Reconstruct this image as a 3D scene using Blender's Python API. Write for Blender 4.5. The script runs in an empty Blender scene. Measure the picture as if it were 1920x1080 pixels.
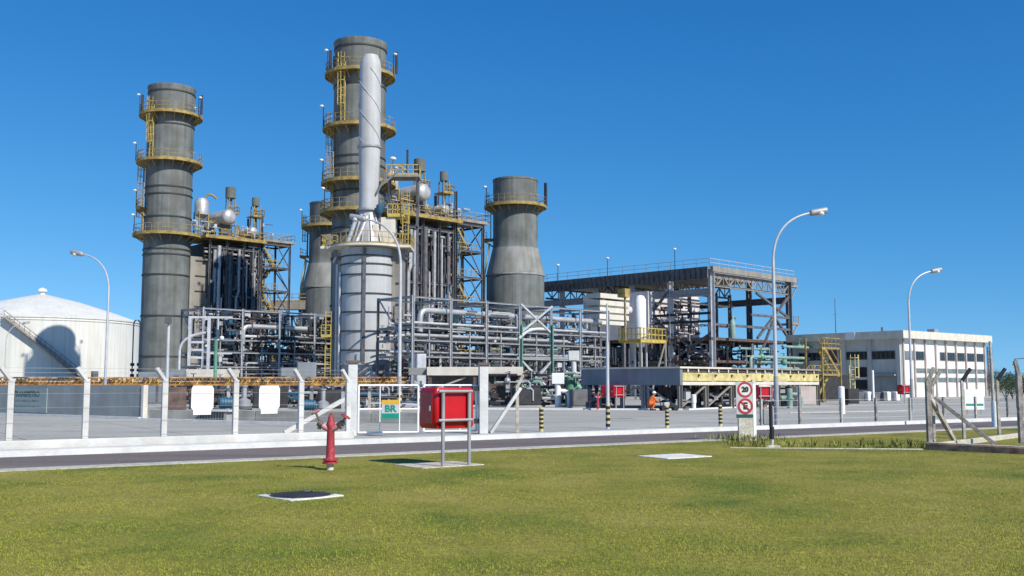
import bpy, math, random
import numpy as np
from mathutils import Vector, Matrix
R = math.radians
random.seed(7)
C = bpy.context.scene.collection
S = bpy.context.scene

# ------------------------------------------------------------------ camera, sky, sun, exposure
F = 1900.0; TH = math.atan(179 / 1900); H = 1.7
cam = bpy.data.objects.new('camera', bpy.data.cameras.new('camera')); C.objects.link(cam)
cam.data.sensor_width = 36; cam.data.lens = 36 * F / 1920
cam.data.clip_start = 0.1; cam.data.clip_end = 6000
cam.location = (0, 0, H); cam.rotation_euler = (R(90) + TH, 0, 0)
S.camera = cam
SUN_DIR = Vector((0.69, -0.72, 0)).normalized(); EL = R(40)
w = bpy.data.worlds.new('World'); S.world = w; w.use_nodes = True
nt = w.node_tree; bg = nt.nodes['Background']
sky = nt.nodes.new('ShaderNodeTexSky'); sky.sky_type = 'NISHITA'; sky.sun_disc = False
sky.sun_elevation = EL; sky.sun_rotation = math.atan2(SUN_DIR.x, SUN_DIR.y)
sky.air_density = 1.0; sky.dust_density = 0.0; sky.ozone_density = 1.0
tcw = nt.nodes.new('ShaderNodeTexCoord'); mpw = nt.nodes.new('ShaderNodeMapping'); mpw.inputs['Location'].default_value = (0, 0, 0.10)
nt.links.new(tcw.outputs['Generated'], mpw.inputs[0]); nrm = nt.nodes.new('ShaderNodeVectorMath'); nrm.operation = 'NORMALIZE'
nt.links.new(mpw.outputs[0], nrm.inputs[0]); nt.links.new(nrm.outputs[0], sky.inputs[0])
sp_ = nt.nodes.new('ShaderNodeSeparateColor'); cb_ = nt.nodes.new('ShaderNodeCombineColor'); nt.links.new(sky.outputs[0], sp_.inputs[0])
for ch, (ex, gain) in enumerate(((1.95, 0.140), (1.13, 0.69), (0.80, 1.66))):     # clear deep-blue air: grade the physical sky per channel
    pw = nt.nodes.new('ShaderNodeMath'); pw.operation = 'POWER'; pw.inputs[1].default_value = ex
    ml = nt.nodes.new('ShaderNodeMath'); ml.operation = 'MULTIPLY'; ml.inputs[1].default_value = gain
    nt.links.new(sp_.outputs[ch], pw.inputs[0]); nt.links.new(pw.outputs[0], ml.inputs[0]); nt.links.new(ml.outputs[0], cb_.inputs[ch])
nt.links.new(cb_.outputs[0], bg.inputs['Color'])
bg.inputs['Strength'].default_value = 0.1
sl = bpy.data.lights.new('sun', 'SUN'); sl.energy = 4.5; sl.angle = R(0.5); sl.color = (1, 0.945, 0.85)
so = bpy.data.objects.new('sun', sl); C.objects.link(so)
sv = Vector((SUN_DIR.x * math.cos(EL), SUN_DIR.y * math.cos(EL), math.sin(EL)))
so.rotation_euler = sv.to_track_quat('Z', 'Y').to_euler()
S.view_settings.view_transform = 'Standard'; S.view_settings.look = 'None'
S.view_settings.exposure = 0.25; S.view_settings.gamma = 1

# ------------------------------------------------------------------ photo pixel -> world
def P(px, py, D):
    u = (px - 960) / F; v = (540 - py) / F
    k = D / (math.cos(TH) - v * math.sin(TH))
    return Vector((u * k, D, H + k * (math.sin(TH) + v * math.cos(TH))))
def G(px, py, z=0.0):
    u = (px - 960) / F; v = (540 - py) / F
    k = (z - H) / (math.sin(TH) + v * math.cos(TH))
    return Vector((u * k, k * (math.cos(TH) - v * math.sin(TH)), z))
def Z(py, D): return P(960, py, D).z

# ------------------------------------------------------------------ materials
def mat(name, col, rough=0.6, metal=0.0, var=0.12, scale=1.5, streak=0.0, bump=0.0, bscale=20, spec=None, dark=None, stretch=None):
    m = bpy.data.materials.new(name); m.use_nodes = True
    n = m.node_tree.nodes; l = m.node_tree.links; b = n['Principled BSDF']
    b.inputs['Roughness'].default_value = rough; b.inputs['Metallic'].default_value = metal
    if spec is not None: b.inputs['Specular IOR Level'].default_value = spec
    tc = n.new('ShaderNodeTexCoord'); src = tc.outputs['Object']
    if stretch:
        mp = n.new('ShaderNodeMapping'); mp.inputs['Scale'].default_value = stretch
        l.new(src, mp.inputs[0]); src2 = mp.outputs[0]
    else: src2 = src
    no = n.new('ShaderNodeTexNoise'); no.inputs['Scale'].default_value = scale; no.inputs['Detail'].default_value = 6
    l.new(src2, no.inputs['Vector'])
    rp = n.new('ShaderNodeValToRGB'); l.new(no.outputs['Fac'], rp.inputs[0])
    d = dark or tuple(c * (1 - var * 1.8) for c in col); br = tuple(min(1, c * (1 + var)) for c in col)
    rp.color_ramp.elements[0].position = 0.32; rp.color_ramp.elements[1].position = 0.68
    rp.color_ramp.elements[0].color = (*d, 1); rp.color_ramp.elements[1].color = (*br, 1)
    out = rp.outputs[0]
    if streak:
        mp = n.new('ShaderNodeMapping'); mp.inputs['Scale'].default_value = (1.6, 1.6, 0.07)
        l.new(src, mp.inputs[0]); n2 = n.new('ShaderNodeTexNoise'); n2.inputs['Scale'].default_value = 1.2; n2.inputs['Detail'].default_value = 5
        l.new(mp.outputs[0], n2.inputs['Vector'])
        r2 = n.new('ShaderNodeValToRGB'); l.new(n2.outputs['Fac'], r2.inputs[0])
        r2.color_ramp.elements[0].position = 0.35; r2.color_ramp.elements[1].position = 0.62
        k = 1 - streak; r2.color_ramp.elements[0].color = (k, k * 0.97, k * 0.92, 1); r2.color_ramp.elements[1].color = (1, 1, 1, 1)
        mx = n.new('ShaderNodeMix'); mx.data_type = 'RGBA'; mx.blend_type = 'MULTIPLY'; mx.inputs[0].default_value = 1
        l.new(out, mx.inputs[6]); l.new(r2.outputs[0], mx.inputs[7]); out = mx.outputs[2]
    l.new(out, b.inputs['Base Color'])
    if bump:
        n3 = n.new('ShaderNodeTexNoise'); n3.inputs['Scale'].default_value = bscale; n3.inputs['Detail'].default_value = 4
        l.new(src, n3.inputs['Vector']); bp = n.new('ShaderNodeBump'); bp.inputs['Strength'].default_value = bump; bp.inputs['Distance'].default_value = 0.05
        l.new(n3.outputs['Fac'], bp.inputs['Height']); l.new(bp.outputs[0], b.inputs['Normal'])
    return m
M = {}
M['stack'] = mat('weathered grey steel', (0.170, 0.185, 0.178), 0.8, 0, 0.15, 0.6, 0.30)
M['rail'] = mat('dusty yellow rail', (0.30, 0.235, 0.11), 0.7, 0, 0.3, 2.0)
M['casingp'] = mat('pale weathered steel', (0.27, 0.275, 0.255), 0.8, 0, 0.12, 0.6, 0.2)
M['stackband'] = mat('dark band steel', (0.045, 0.045, 0.045), 0.7)
M['casing'] = mat('tan grey cladding', (0.30, 0.275, 0.24), 0.7, 0, 0.1, 0.6, 0.2)
M['silver'] = mat('silver cladding', (0.47, 0.48, 0.49), 0.6, 0.0, 0.06, 0.7, 0.12)
M['white'] = mat('white paint', (0.76, 0.77, 0.75), 0.5, 0, 0.05, 0.8, 0.10)
M['whiteclean'] = mat('clean white paint', (0.82, 0.82, 0.80), 0.45, 0, 0.03, 2)
M['tank'] = mat('white tank paint', (0.70, 0.70, 0.655), 0.6, 0, 0.04, 0.25, 0.10)
M['yellow'] = mat('yellow safety paint', (0.36, 0.255, 0.075), 0.7, 0, 0.25, 2.0)
M['ybright'] = mat('bright yellow paint', (0.50, 0.37, 0.08), 0.6, 0, 0.15, 2.0)
M['ycream'] = mat('pale yellow paint', (0.62, 0.52, 0.22), 0.7, 0, 0.2, 2.0)
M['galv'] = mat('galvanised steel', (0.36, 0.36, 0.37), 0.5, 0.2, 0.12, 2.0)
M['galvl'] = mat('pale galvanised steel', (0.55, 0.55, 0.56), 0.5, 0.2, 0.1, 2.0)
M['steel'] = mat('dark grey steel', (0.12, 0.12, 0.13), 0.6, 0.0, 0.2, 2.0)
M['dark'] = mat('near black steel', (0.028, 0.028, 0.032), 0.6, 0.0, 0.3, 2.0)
M['brownsteel'] = mat('brown primer steel', (0.13, 0.085, 0.07), 0.7, 0.0, 0.3, 2.0)
M['pipe'] = mat('aluminium pipe cladding', (0.52, 0.53, 0.54), 0.4, 0.35, 0.1, 1.0, 0.1)
M['bluegrey'] = mat('blue grey sheet metal', (0.22, 0.25, 0.28), 0.55, 0.1, 0.08, 0.8, 0.12)
M['green'] = mat('green pipe paint', (0.12, 0.30, 0.20), 0.5, 0, 0.15, 1.5)
M['mint'] = mat('pale green pipe paint', (0.24, 0.36, 0.31), 0.5, 0, 0.12, 1.5)
M['blue'] = mat('blue machine paint', (0.035, 0.12, 0.19), 0.5, 0, 0.15, 1.5)
M['red'] = mat('glossy red fibreglass', (0.52, 0.008, 0.016), 0.3, 0, 0.07, 3, bump=0.05, bscale=6)
M['hydrant'] = mat('faded red paint', (0.50, 0.05, 0.07), 0.55, 0, 0.12, 14, 0.25, bump=0.3, bscale=40, dark=(0.27, 0.03, 0.035))
M['pink'] = mat('sun bleached red paint', (0.60, 0.25, 0.28), 0.6, 0, 0.15, 9)
M['brass'] = mat('dull brass', (0.16, 0.13, 0.10), 0.5, 0.4, 0.3, 8)
M['orange'] = mat('rust orange paint', (0.56, 0.27, 0.075), 0.7, 0, 0.5, 1.8)
M['orangey'] = mat('yellow orange paint', (0.66, 0.42, 0.10), 0.7, 0, 0.4, 1.8)
M['conc'] = mat('pale concrete', (0.50, 0.48, 0.43), 0.85, 0, 0.14, 1.2, 0.08, bump=0.3)
M['concw'] = mat('whitewashed concrete', (0.62, 0.62, 0.60), 0.8, 0, 0.09, 1.5, 0.10, bump=0.3, bscale=8)
M['concg'] = mat('grey concrete', (0.33, 0.33, 0.31), 0.85, 0, 0.15, 1.0, 0.12, bump=0.3)
M['cream'] = mat('cream concrete', (0.66, 0.62, 0.54), 0.8, 0, 0.07, 1.2, 0.08)
M['wallgrey'] = mat('grey blue wall', (0.27, 0.30, 0.31), 0.8, 0, 0.08, 1.0, 0.1)
M['signgrey'] = mat('grey green sign panel', (0.25, 0.31, 0.31), 0.7, 0, 0.06, 1.0)
M['ink'] = mat('dark green lettering', (0.05, 0.10, 0.09), 0.7)
M['faint'] = mat('faded lettering', (0.17, 0.22, 0.22), 0.7)
M['post'] = mat('old concrete post', (0.50, 0.46, 0.40), 0.85, 0, 0.2, 5, 0.15, bump=0.4)
M['postd'] = mat('weathered dark post', (0.30, 0.27, 0.25), 0.85, 0, 0.3, 5, bump=0.4)
M['brick'] = mat('reddish plinth', (0.50, 0.27, 0.18), 0.9, 0, 0.3, 4, bump=0.5)
M['black'] = mat('black paint', (0.018, 0.018, 0.02), 0.55)
M['glass'] = mat('dark window glass', (0.02, 0.025, 0.03), 0.12, 0, 0.2, 1)
M['glassp'] = mat('pale window glass', (0.16, 0.19, 0.20), 0.2, 0, 0.2, 1)
M['ring'] = mat('sign red', (0.45, 0.03, 0.05), 0.5)
M['signw'] = mat('sign face', (0.50, 0.50, 0.51), 0.5, 0, 0.04, 3)
M['signg'] = mat('sign green', (0.0, 0.25, 0.17), 0.5)
M['bandg'] = mat('dark green band', (0.015, 0.07, 0.07), 0.5)
M['signy'] = mat('sign yellow', (0.75, 0.42, 0.03), 0.5)
M['lampglass'] = mat('lamp cover', (0.78, 0.78, 0.72), 0.25)
M['pinkish'] = mat('pale pink pilaster', (0.46, 0.39, 0.36), 0.8, 0, 0.12, 1)
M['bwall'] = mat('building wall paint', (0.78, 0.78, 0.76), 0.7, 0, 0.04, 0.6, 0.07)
M['bwallshade'] = mat('building wall shaded', (0.52, 0.53, 0.52), 0.75, 0, 0.06, 0.6, 0.1)  # darker wall paint: shade of the left side put into the colour
M['orangecloth'] = mat('orange coverall', (0.72, 0.17, 0.045), 0.85, 0, 0.15, 12)
M['skin'] = mat('skin', (0.30, 0.17, 0.11), 0.6)
M['enclos'] = mat('pinkish white enclosure', (0.72, 0.66, 0.66), 0.6, 0, 0.06, 0.6, 0.1)
M['weed'] = mat('weed leaves', (0.24, 0.25, 0.045), 0.7, 0, 0.4, 3)
M['leaf'] = mat('shrub leaves', (0.04, 0.075, 0.02), 0.7, 0, 0.35, 3)
M['bark'] = mat('bark', (0.10, 0.075, 0.05), 0.9)

# ------------------------------------------------------------------ mesh builder
class MB:
    def __init__(s): s.v = []; s.f = []; s.m = []; s.mi = 0
    def add(s, vs, fs):
        o = len(s.v); s.v += [tuple(p) for p in vs]
        s.f += [tuple(i + o for i in f) for f in fs]; s.m += [s.mi] * len(fs); return s
    def box(s, c, size, rz=0.0, mtx=None):
        x, y, z = [k / 2 for k in size]; ca, sa = math.cos(rz), math.sin(rz); vs = []
        for dz in (-z, z):
            for dx, dy in ((-x, -y), (x, -y), (x, y), (-x, y)):
                vs.append((c[0] + dx * ca - dy * sa, c[1] + dx * sa + dy * ca, c[2] + dz))
        return s.add(vs, [(3, 2, 1, 0), (4, 5, 6, 7), (0, 1, 5, 4), (1, 2, 6, 5), (2, 3, 7, 6), (3, 0, 4, 7)])
    def b2(s, x0, x1, y0, y1, z0, z1):
        return s.box(((x0 + x1) / 2, (y0 + y1) / 2, (z0 + z1) / 2), (abs(x1 - x0), abs(y1 - y0), abs(z1 - z0)))
    def bar(s, p, q, w, h=None):
        p = Vector(p); q = Vector(q); h = h or w; d = (q - p).normalized()
        up = Vector((0, 0, 1)) if abs(d.z) < 0.95 else Vector((1, 0, 0))
        r = d.cross(up).normalized() * (w / 2); u = r.cross(d).normalized() * (h / 2)
        vs = [k + a * r + b * u for k in (p, q) for a, b in ((-1, -1), (1, -1), (1, 1), (-1, 1))]
        return s.add(vs, [(0, 1, 2, 3), (7, 6, 5, 4), (4, 5, 1, 0), (5, 6, 2, 1), (6, 7, 3, 2), (7, 4, 0, 3)])
    def ibeam(s, p, q, w, h):
        # an I section: two flanges and a web
        p = Vector(p); q = Vector(q); d = (q - p).normalized()
        up = Vector((0, 0, 1)) if abs(d.z) < 0.95 else Vector((0, 1, 0))
        r = d.cross(up).normalized(); u = r.cross(d).normalized(); t = h * 0.12
        s.bar(p + u * (h / 2 - t / 2), q + u * (h / 2 - t / 2), w, t); s.bar(p - u * (h / 2 - t / 2), q - u * (h / 2 - t / 2), w, t)
        return s.bar(p, q, w * 0.18, h - 2 * t)
    def tube(s, pts, r, seg=8, r2=None):
        pts = [Vector(p) for p in pts]; n = len(pts); vs = []; a = None
        for i, p in enumerate(pts):
            d = (pts[min(i + 1, n - 1)] - pts[max(i - 1, 0)]).normalized()
            if a is None:
                a = d.orthogonal().normalized()
                if abs(d.z) > 0.9: a = Vector((1, 0, 0)); a = (a - d * a.dot(d)).normalized()
            else: a = (a - d * a.dot(d)).normalized()
            b = d.cross(a); rr = r if r2 is None else r + (r2 - r) * i / (n - 1)
            vs += [p + (a * math.cos(2 * math.pi * k / seg) + b * math.sin(2 * math.pi * k / seg)) * rr for k in range(seg)]
        fs = [(i * seg + k, i * seg + (k + 1) % seg, (i + 1) * seg + (k + 1) % seg, (i + 1) * seg + k) for i in range(n - 1) for k in range(seg)]
        fs += [tuple(range(seg))[::-1], tuple((n - 1) * seg + k for k in range(seg))]
        return s.add(vs, fs)
    def lathe(s, c, prof, seg=32, a0=0, a1=360, cap=True):
        full = abs(a1 - a0) >= 360; k = seg if full else seg + 1; vs = []
        for r, z in prof:
            for i in range(k):
                a = R(a0 + (a1 - a0) * i / seg); vs.append((c[0] + r * math.cos(a), c[1] + r * math.sin(a), c[2] + z))
        fs = []
        for j in range(len(prof) - 1):
            for i in range(seg):
                i2 = (i + 1) % k; fs.append((j * k + i, j * k + i2, (j + 1) * k + i2, (j + 1) * k + i))
        if cap and full:
            fs.append(tuple(range(k))[::-1]); fs.append(tuple((len(prof) - 1) * k + i for i in range(k)))
        return s.add(vs, fs)
    def ring(s, c, ri, ro, z0, z1, seg=40, a0=0, a1=360):
        full = abs(a1 - a0) >= 360
        s.lathe(c, [(ri, z0), (ro, z0), (ro, z1), (ri, z1), (ri, z0)], seg, a0, a1, cap=False)
        return s
    def ball(s, c, r, seg=10, sz=1.0):
        prof = [(max(1e-4, r * math.sin(math.pi * i / seg)), -r * sz * math.cos(math.pi * i / seg)) for i in range(seg + 1)]
        return s.lathe(c, prof, seg + 2, cap=False)
    def hcyl(s, p, q, r, seg=20, dome=0.0):
        # horizontal vessel with domed ends
        p = Vector(p); q = Vector(q); d = (q - p).normalized(); a = Vector((0, 0, 1)); b = d.cross(a)
        st = []
        if dome: st += [(p - d * dome * math.sin(R(t)), r * math.cos(R(t))) for t in (88, 65, 42, 20)]
        st += [(p, r), (q, r)]
        if dome: st += [(q + d * dome * math.sin(R(t)), r * math.cos(R(t))) for t in (20, 42, 65, 88)]
        vs = [c + (a * math.cos(2 * math.pi * k / seg) + b * math.sin(2 * math.pi * k / seg)) * rr for c, rr in st for k in range(seg)]
        n = len(st)
        fs = [(i * seg + k, (i + 1) * seg + k, (i + 1) * seg + (k + 1) % seg, i * seg + (k + 1) % seg) for i in range(n - 1) for k in range(seg)]
        fs += [tuple(range(seg)), tuple((n - 1) * seg + k for k in range(seg))[::-1]]
        return s.add(vs, fs)
    def build(s, name, m, parent=None, smooth=True, bevel=0):
        me = bpy.data.meshes.new(name); me.from_pydata(s.v, [], s.f)
        ms = m if isinstance(m, (list, tuple)) else [m]
        for k in ms: me.materials.append(M[k] if isinstance(k, str) else k)
        if len(ms) > 1: me.polygons.foreach_set('material_index', s.m)
        me.validate(); me.update()
        if smooth:
            me.polygons.foreach_set('use_smooth', [True] * len(me.polygons)); me.set_sharp_from_angle(angle=R(38))
        o = bpy.data.objects.new(name, me); C.objects.link(o)
        if parent is not None: o.parent = parent
        if bevel:
            b = o.modifiers.new('bevel', 'BEVEL'); b.width = bevel; b.segments = 2; b.limit_method = 'ANGLE'
        return o

def thing(name, label, cat, loc=(0, 0, 0), rz=0.0, group=None):
    o = bpy.data.objects.new(name, None); C.objects.link(o); o.empty_display_size = 0.3
    o.location = loc; o.rotation_euler = (0, 0, rz); o['label'] = label; o['category'] = cat
    if group: o['group'] = group
    return o
def tag(o, label, cat, group=None):
    o['label'] = label; o['category'] = cat
    if group: o['group'] = group
    return o
def struct(o): o['kind'] = 'structure'; return o
def dup(root, loc, rz, label, group=None):
    m = {}
    def cp(o, par):
        c = o.copy(); C.objects.link(c); c.parent = par
        for ch in KIDS.get(o.name, []): cp(ch, c)
        return c
    r = cp(root, None); r.location = loc; r.rotation_euler = (0, 0, rz); r['label'] = label
    if group: r['group'] = group
    return r
KIDS = {}
def kids():
    KIDS.clear()
    for o in bpy.data.objects:
        if o.parent: KIDS.setdefault(o.parent.name, []).append(o)
def arc(p0, p1, p2, n=8):
    p0, p1, p2 = Vector(p0), Vector(p1), Vector(p2)
    return [(1 - t) ** 2 * p0 + 2 * t * (1 - t) * p1 + t * t * p2 for t in [i / n for i in range(n + 1)]]
def textmesh(txt, size, extrude=0.004, offset=0.0, sx=1.0):
    cu = bpy.data.curves.new('lettering', 'FONT'); cu.body = txt; cu.size = size; cu.extrude = extrude; cu.offset = offset
    cu.align_x = 'CENTER'; cu.align_y = 'CENTER'; cu.resolution_u = 3
    o = bpy.data.objects.new('tmp', cu); C.objects.link(o)
    dg = bpy.context.evaluated_depsgraph_get(); me = bpy.data.meshes.new_from_object(o.evaluated_get(dg))
    bpy.data.objects.remove(o); me.name = 'lettering'
    for v in me.vertices: v.co = Vector((v.co.x * sx, -v.co.z, v.co.y))
    return me
def letter(name, txt, size, mt, parent, loc, **k):
    me = textmesh(txt, size, **k); me.materials.clear(); me.materials.append(M[mt])
    o = bpy.data.objects.new(name, me); C.objects.link(o); o.parent = parent; o.location = loc; return o

# ------------------------------------------------------------------ ground, road, kerbs
fa = G(0, 858); fb = G(1480, 804); rd = (fb - fa).normalized(); rn = Vector((rd.y, -rd.x, 0))   # rn: towards camera
RA = math.atan2(rd.y, rd.x)
ndist = (G(700, 853.4) - fa).dot(rn)                                                            # road width
def RP(s, o, z=0.0): p = fa + rd * s + rn * o; return Vector((p.x, p.y, z))                      # s along road, o towards camera
def sheet(name, pts, m):
    b = MB(); b.add(pts, [tuple(range(len(pts)))]); return struct(b.build(name, m, None, False))
def noise_mat(name, cols, scale, rough=0.9, fine=None, bump=0.3, bscale=30, stretch=None, finec=(0.75, 1.2), joints=0):
    m = bpy.data.materials.new(name); m.use_nodes = True; n = m.node_tree.nodes; l = m.node_tree.links; b = n['Principled BSDF']
    b.inputs['Roughness'].default_value = rough; b.inputs['Specular IOR Level'].default_value = 0.2
    g = n.new('ShaderNodeNewGeometry'); mp = n.new('ShaderNodeMapping'); l.new(g.outputs['Position'], mp.inputs[0])
    if stretch: mp.inputs['Rotation'].default_value = (0, 0, -RA); mp.inputs['Scale'].default_value = stretch
    no = n.new('ShaderNodeTexNoise'); no.inputs['Scale'].default_value = scale; no.inputs['Detail'].default_value = 7; no.inputs['Roughness'].default_value = 0.6
    l.new(mp.outputs[0], no.inputs['Vector']); rp = n.new('ShaderNodeValToRGB'); l.new(no.outputs['Fac'], rp.inputs[0])
    e = rp.color_ramp.elements; e[0].position = 0.3; e[0].color = (*cols[0], 1); e[1].position = 0.7; e[1].color = (*cols[-1], 1)
    for i, c in enumerate(cols[1:-1]):
        k = e.new(0.3 + 0.4 * (i + 1) / (len(cols) - 1)); k.color = (*c, 1)
    out = rp.outputs[0]
    if fine:
        n2 = n.new('ShaderNodeTexNoise'); n2.inputs['Scale'].default_value = fine; n2.inputs['Detail'].default_value = 5
        l.new(g.outputs['Position'], n2.inputs['Vector']); mr = n.new('ShaderNodeMapRange')
        mr.inputs[1].default_value = 0.3; mr.inputs[2].default_value = 0.7; mr.inputs[3].default_value = finec[0]; mr.inputs[4].default_value = finec[1]
        l.new(n2.outputs['Fac'], mr.inputs[0]); vm = n.new('ShaderNodeVectorMath'); vm.operation = 'SCALE'
        l.new(out, vm.inputs[0]); l.new(mr.outputs[0], vm.inputs['Scale']); out = vm.outputs[0]
    if joints:
        mj = n.new('ShaderNodeMapping'); mj.inputs['Rotation'].default_value = (0, 0, -RA); l.new(g.outputs['Position'], mj.inputs[0])
        bk = n.new('ShaderNodeTexBrick'); bk.offset = 0; bk.inputs['Scale'].default_value = 1; bk.inputs['Brick Width'].default_value = joints; bk.inputs['Row Height'].default_value = joints * 0.8
        bk.inputs['Mortar Size'].default_value = 0.03; bk.inputs['Color1'].default_value = (1, 1, 1, 1); bk.inputs['Color2'].default_value = (0.9, 0.9, 0.89, 1); bk.inputs['Mortar'].default_value = (0.42, 0.41, 0.38, 1)
        l.new(mj.outputs[0], bk.inputs['Vector']); vj = n.new('ShaderNodeVectorMath'); vj.operation = 'MULTIPLY'; l.new(out, vj.inputs[0]); l.new(bk.outputs['Color'], vj.inputs[1]); out = vj.outputs[0]
        ns = n.new('ShaderNodeTexNoise'); ns.inputs['Scale'].default_value = 0.35; ns.inputs['Detail'].default_value = 8; l.new(g.outputs['Position'], ns.inputs['Vector'])
        ms = n.new('ShaderNodeMapRange'); ms.inputs[1].default_value = 0.62; ms.inputs[2].default_value = 0.72; ms.inputs[3].default_value = 1.0; ms.inputs[4].default_value = 0.78; l.new(ns.outputs['Fac'], ms.inputs[0])
        vs_ = n.new('ShaderNodeVectorMath'); vs_.operation = 'SCALE'; l.new(out, vs_.inputs[0]); l.new(ms.outputs[0], vs_.inputs['Scale']); out = vs_.outputs[0]
    l.new(out, b.inputs['Base Color'])
    n3 = n.new('ShaderNodeTexNoise'); n3.inputs['Scale'].default_value = bscale; l.new(g.outputs['Position'], n3.inputs['Vector'])
    bp = n.new('ShaderNodeBump'); bp.inputs['Strength'].default_value = bump; bp.inputs['Distance'].default_value = 0.03
    l.new(n3.outputs['Fac'], bp.inputs['Height']); l.new(bp.outputs[0], b.inputs['Normal']); return m
M['earth'] = noise_mat('dry ground', [(0.30, 0.28, 0.22), (0.22, 0.24, 0.13)], 0.03, fine=1.5)
M['yard'] = noise_mat('concrete yard', [(0.33, 0.32, 0.285), (0.40, 0.39, 0.35), (0.46, 0.45, 0.40)], 0.18, fine=4, bump=0.15, finec=(0.88, 1.08), stretch=(0.5, 1.6, 1), joints=5.0)
M['asphalt'] = noise_mat('asphalt', [(0.11, 0.098, 0.095), (0.16, 0.135, 0.128), (0.20, 0.165, 0.15)], 0.35, fine=12, bump=0.4, bscale=60, stretch=(0.15, 2.0, 1), finec=(0.88, 1.1))
M['lawn'] = noise_mat('lawn soil and thatch', [(0.09, 0.135, 0.02), (0.24, 0.22, 0.04), (0.33, 0.27, 0.075)], 0.45, fine=22, bump=0.6, bscale=70, finec=(0.6, 1.3))
M['blade'] = noise_mat('grass blades', [(0.11, 0.215, 0.03), (0.30, 0.32, 0.042), (0.43, 0.375, 0.085)], 0.42, fine=9, bump=0, finec=(0.78, 1.22))
M['edge'] = noise_mat('concrete road edge', [(0.38, 0.36, 0.31), (0.52, 0.50, 0.44)], 0.8, fine=9)
M['kerb'] = noise_mat('white painted kerb', [(0.58, 0.575, 0.55), (0.74, 0.74, 0.72)], 1.5, fine=7, finec=(0.93, 1.05))
sheet('ground', [(-2500, -60, -0.02), (2500, -60, -0.02), (2500, 4500, -0.02), (-2500, 4500, -0.02)], 'earth')
sheet('yard', [RP(-90, 0), RP(260, 0), RP(260, -220), RP(-90, -220)], 'yard')
sheet('road', [RP(-90, 0, 0.004), RP(-90, ndist, 0.004), RP(400, ndist, 0.004), RP(400, 0, 0.004)], 'asphalt')
b = MB(); b.add([RP(-90, ndist, 0.0), RP(-90, ndist + 0.55, 0.0), RP(400, ndist + 0.55, 0.0), RP(400, ndist, 0.0),
                 RP(-90, ndist, 0.05), RP(-90, ndist + 0.55, 0.05), RP(400, ndist + 0.55, 0.05), RP(400, ndist, 0.05)],
                [(4, 5, 6, 7), (0, 1, 5, 4), (1, 2, 6, 5), (2, 3, 7, 6), (3, 0, 4, 7)])
struct(b.build('road_edge', 'edge', None, False))
sheet('lawn', [RP(-90, ndist + 0.55, 0.03), RP(-90, 140, 0.03), RP(300, 140, 0.03), RP(300, ndist + 0.55, 0.03)], 'lawn')
# far kerb: white, real step; the raised verge behind it carries the plinth wall
def strip(name, s0, s1, o0, o1, z0, z1, m):
    b = MB(); a = [RP(s0, o0, z0), RP(s0, o1, z0), RP(s1, o1, z0), RP(s1, o0, z0), RP(s0, o0, z1), RP(s0, o1, z1), RP(s1, o1, z1), RP(s1, o0, z1)]
    b.add(a, [(4, 5, 6, 7), (0, 1, 5, 4), (1, 2, 6, 5), (2, 3, 7, 6), (3, 0, 4, 7), (3, 2, 1, 0)]); return b.build(name, m, None, False)
def s_at(px, o):   # s of the point of line (offset o) seen at pixel column px (ground level)
    lo, hi = -60, 300
    for _ in range(50):
        md = (lo + hi) / 2; p = RP(md, o); x = 960 + F * p.x / (p.y * math.cos(TH) - H * math.sin(TH))
        if x < px: lo = md
        else: hi = md
    return md
struct(strip('kerb', -90, 400, -0.42, 0.0, 0.0, 0.14, 'kerb'))
sw = s_at(664, -1.5)
struct(strip('verge', -90, sw + 0.1, -1.3, -0.42, 0.0, 0.10, 'edge'))

# ------------------------------------------------------------------ process plant
ANG = R(45.4); TV = Vector((math.cos(ANG), math.sin(ANG), 0)); YV = Vector((-math.sin(ANG), math.cos(ANG), 0))
S1 = Vector((-46, 134, 0)); S2 = Vector((-17.8, 116, 0))
def rail_ring(b, r, z, h=1.1, n=26, a0=0, a1=360, w=0.035):
    m = max(2, int(n * abs(a1 - a0) / 360))
    for i in range(m + (0 if a1 - a0 >= 360 else 1)):
        a = R(a0 + (a1 - a0) * i / m); b.bar((r * math.cos(a), r * math.sin(a), z), (r * math.cos(a), r * math.sin(a), z + h), w * 1.5)
    for zz in (h, h * 0.55): b.ring((0, 0, 0), r - w, r + w, z + zz - w, z + zz + w, 30, a0, a1)
    b.ring((0, 0, 0), r - 0.02, r + 0.02, z, z + 0.16, 30, a0, a1)
def rail_line(b, pts, z=0.0, h=1.1, step=1.5, w=0.05, toe=True):
    for p, q in zip(pts[:-1], pts[1:]):
        p = Vector(p); q = Vector(q); L = (q - p).length; n = max(1, round(L / step)); up = Vector((0, 0, 1))
        for i in range(n + 1): c = p + (q - p) * i / n; b.bar(c, c + up * h, w)
        for k in (h, h * 0.5): b.bar(p + up * k, q + up * k, w)
        if toe: b.bar(p + up * 0.08, q + up * 0.08, 0.03, 0.16)
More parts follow.
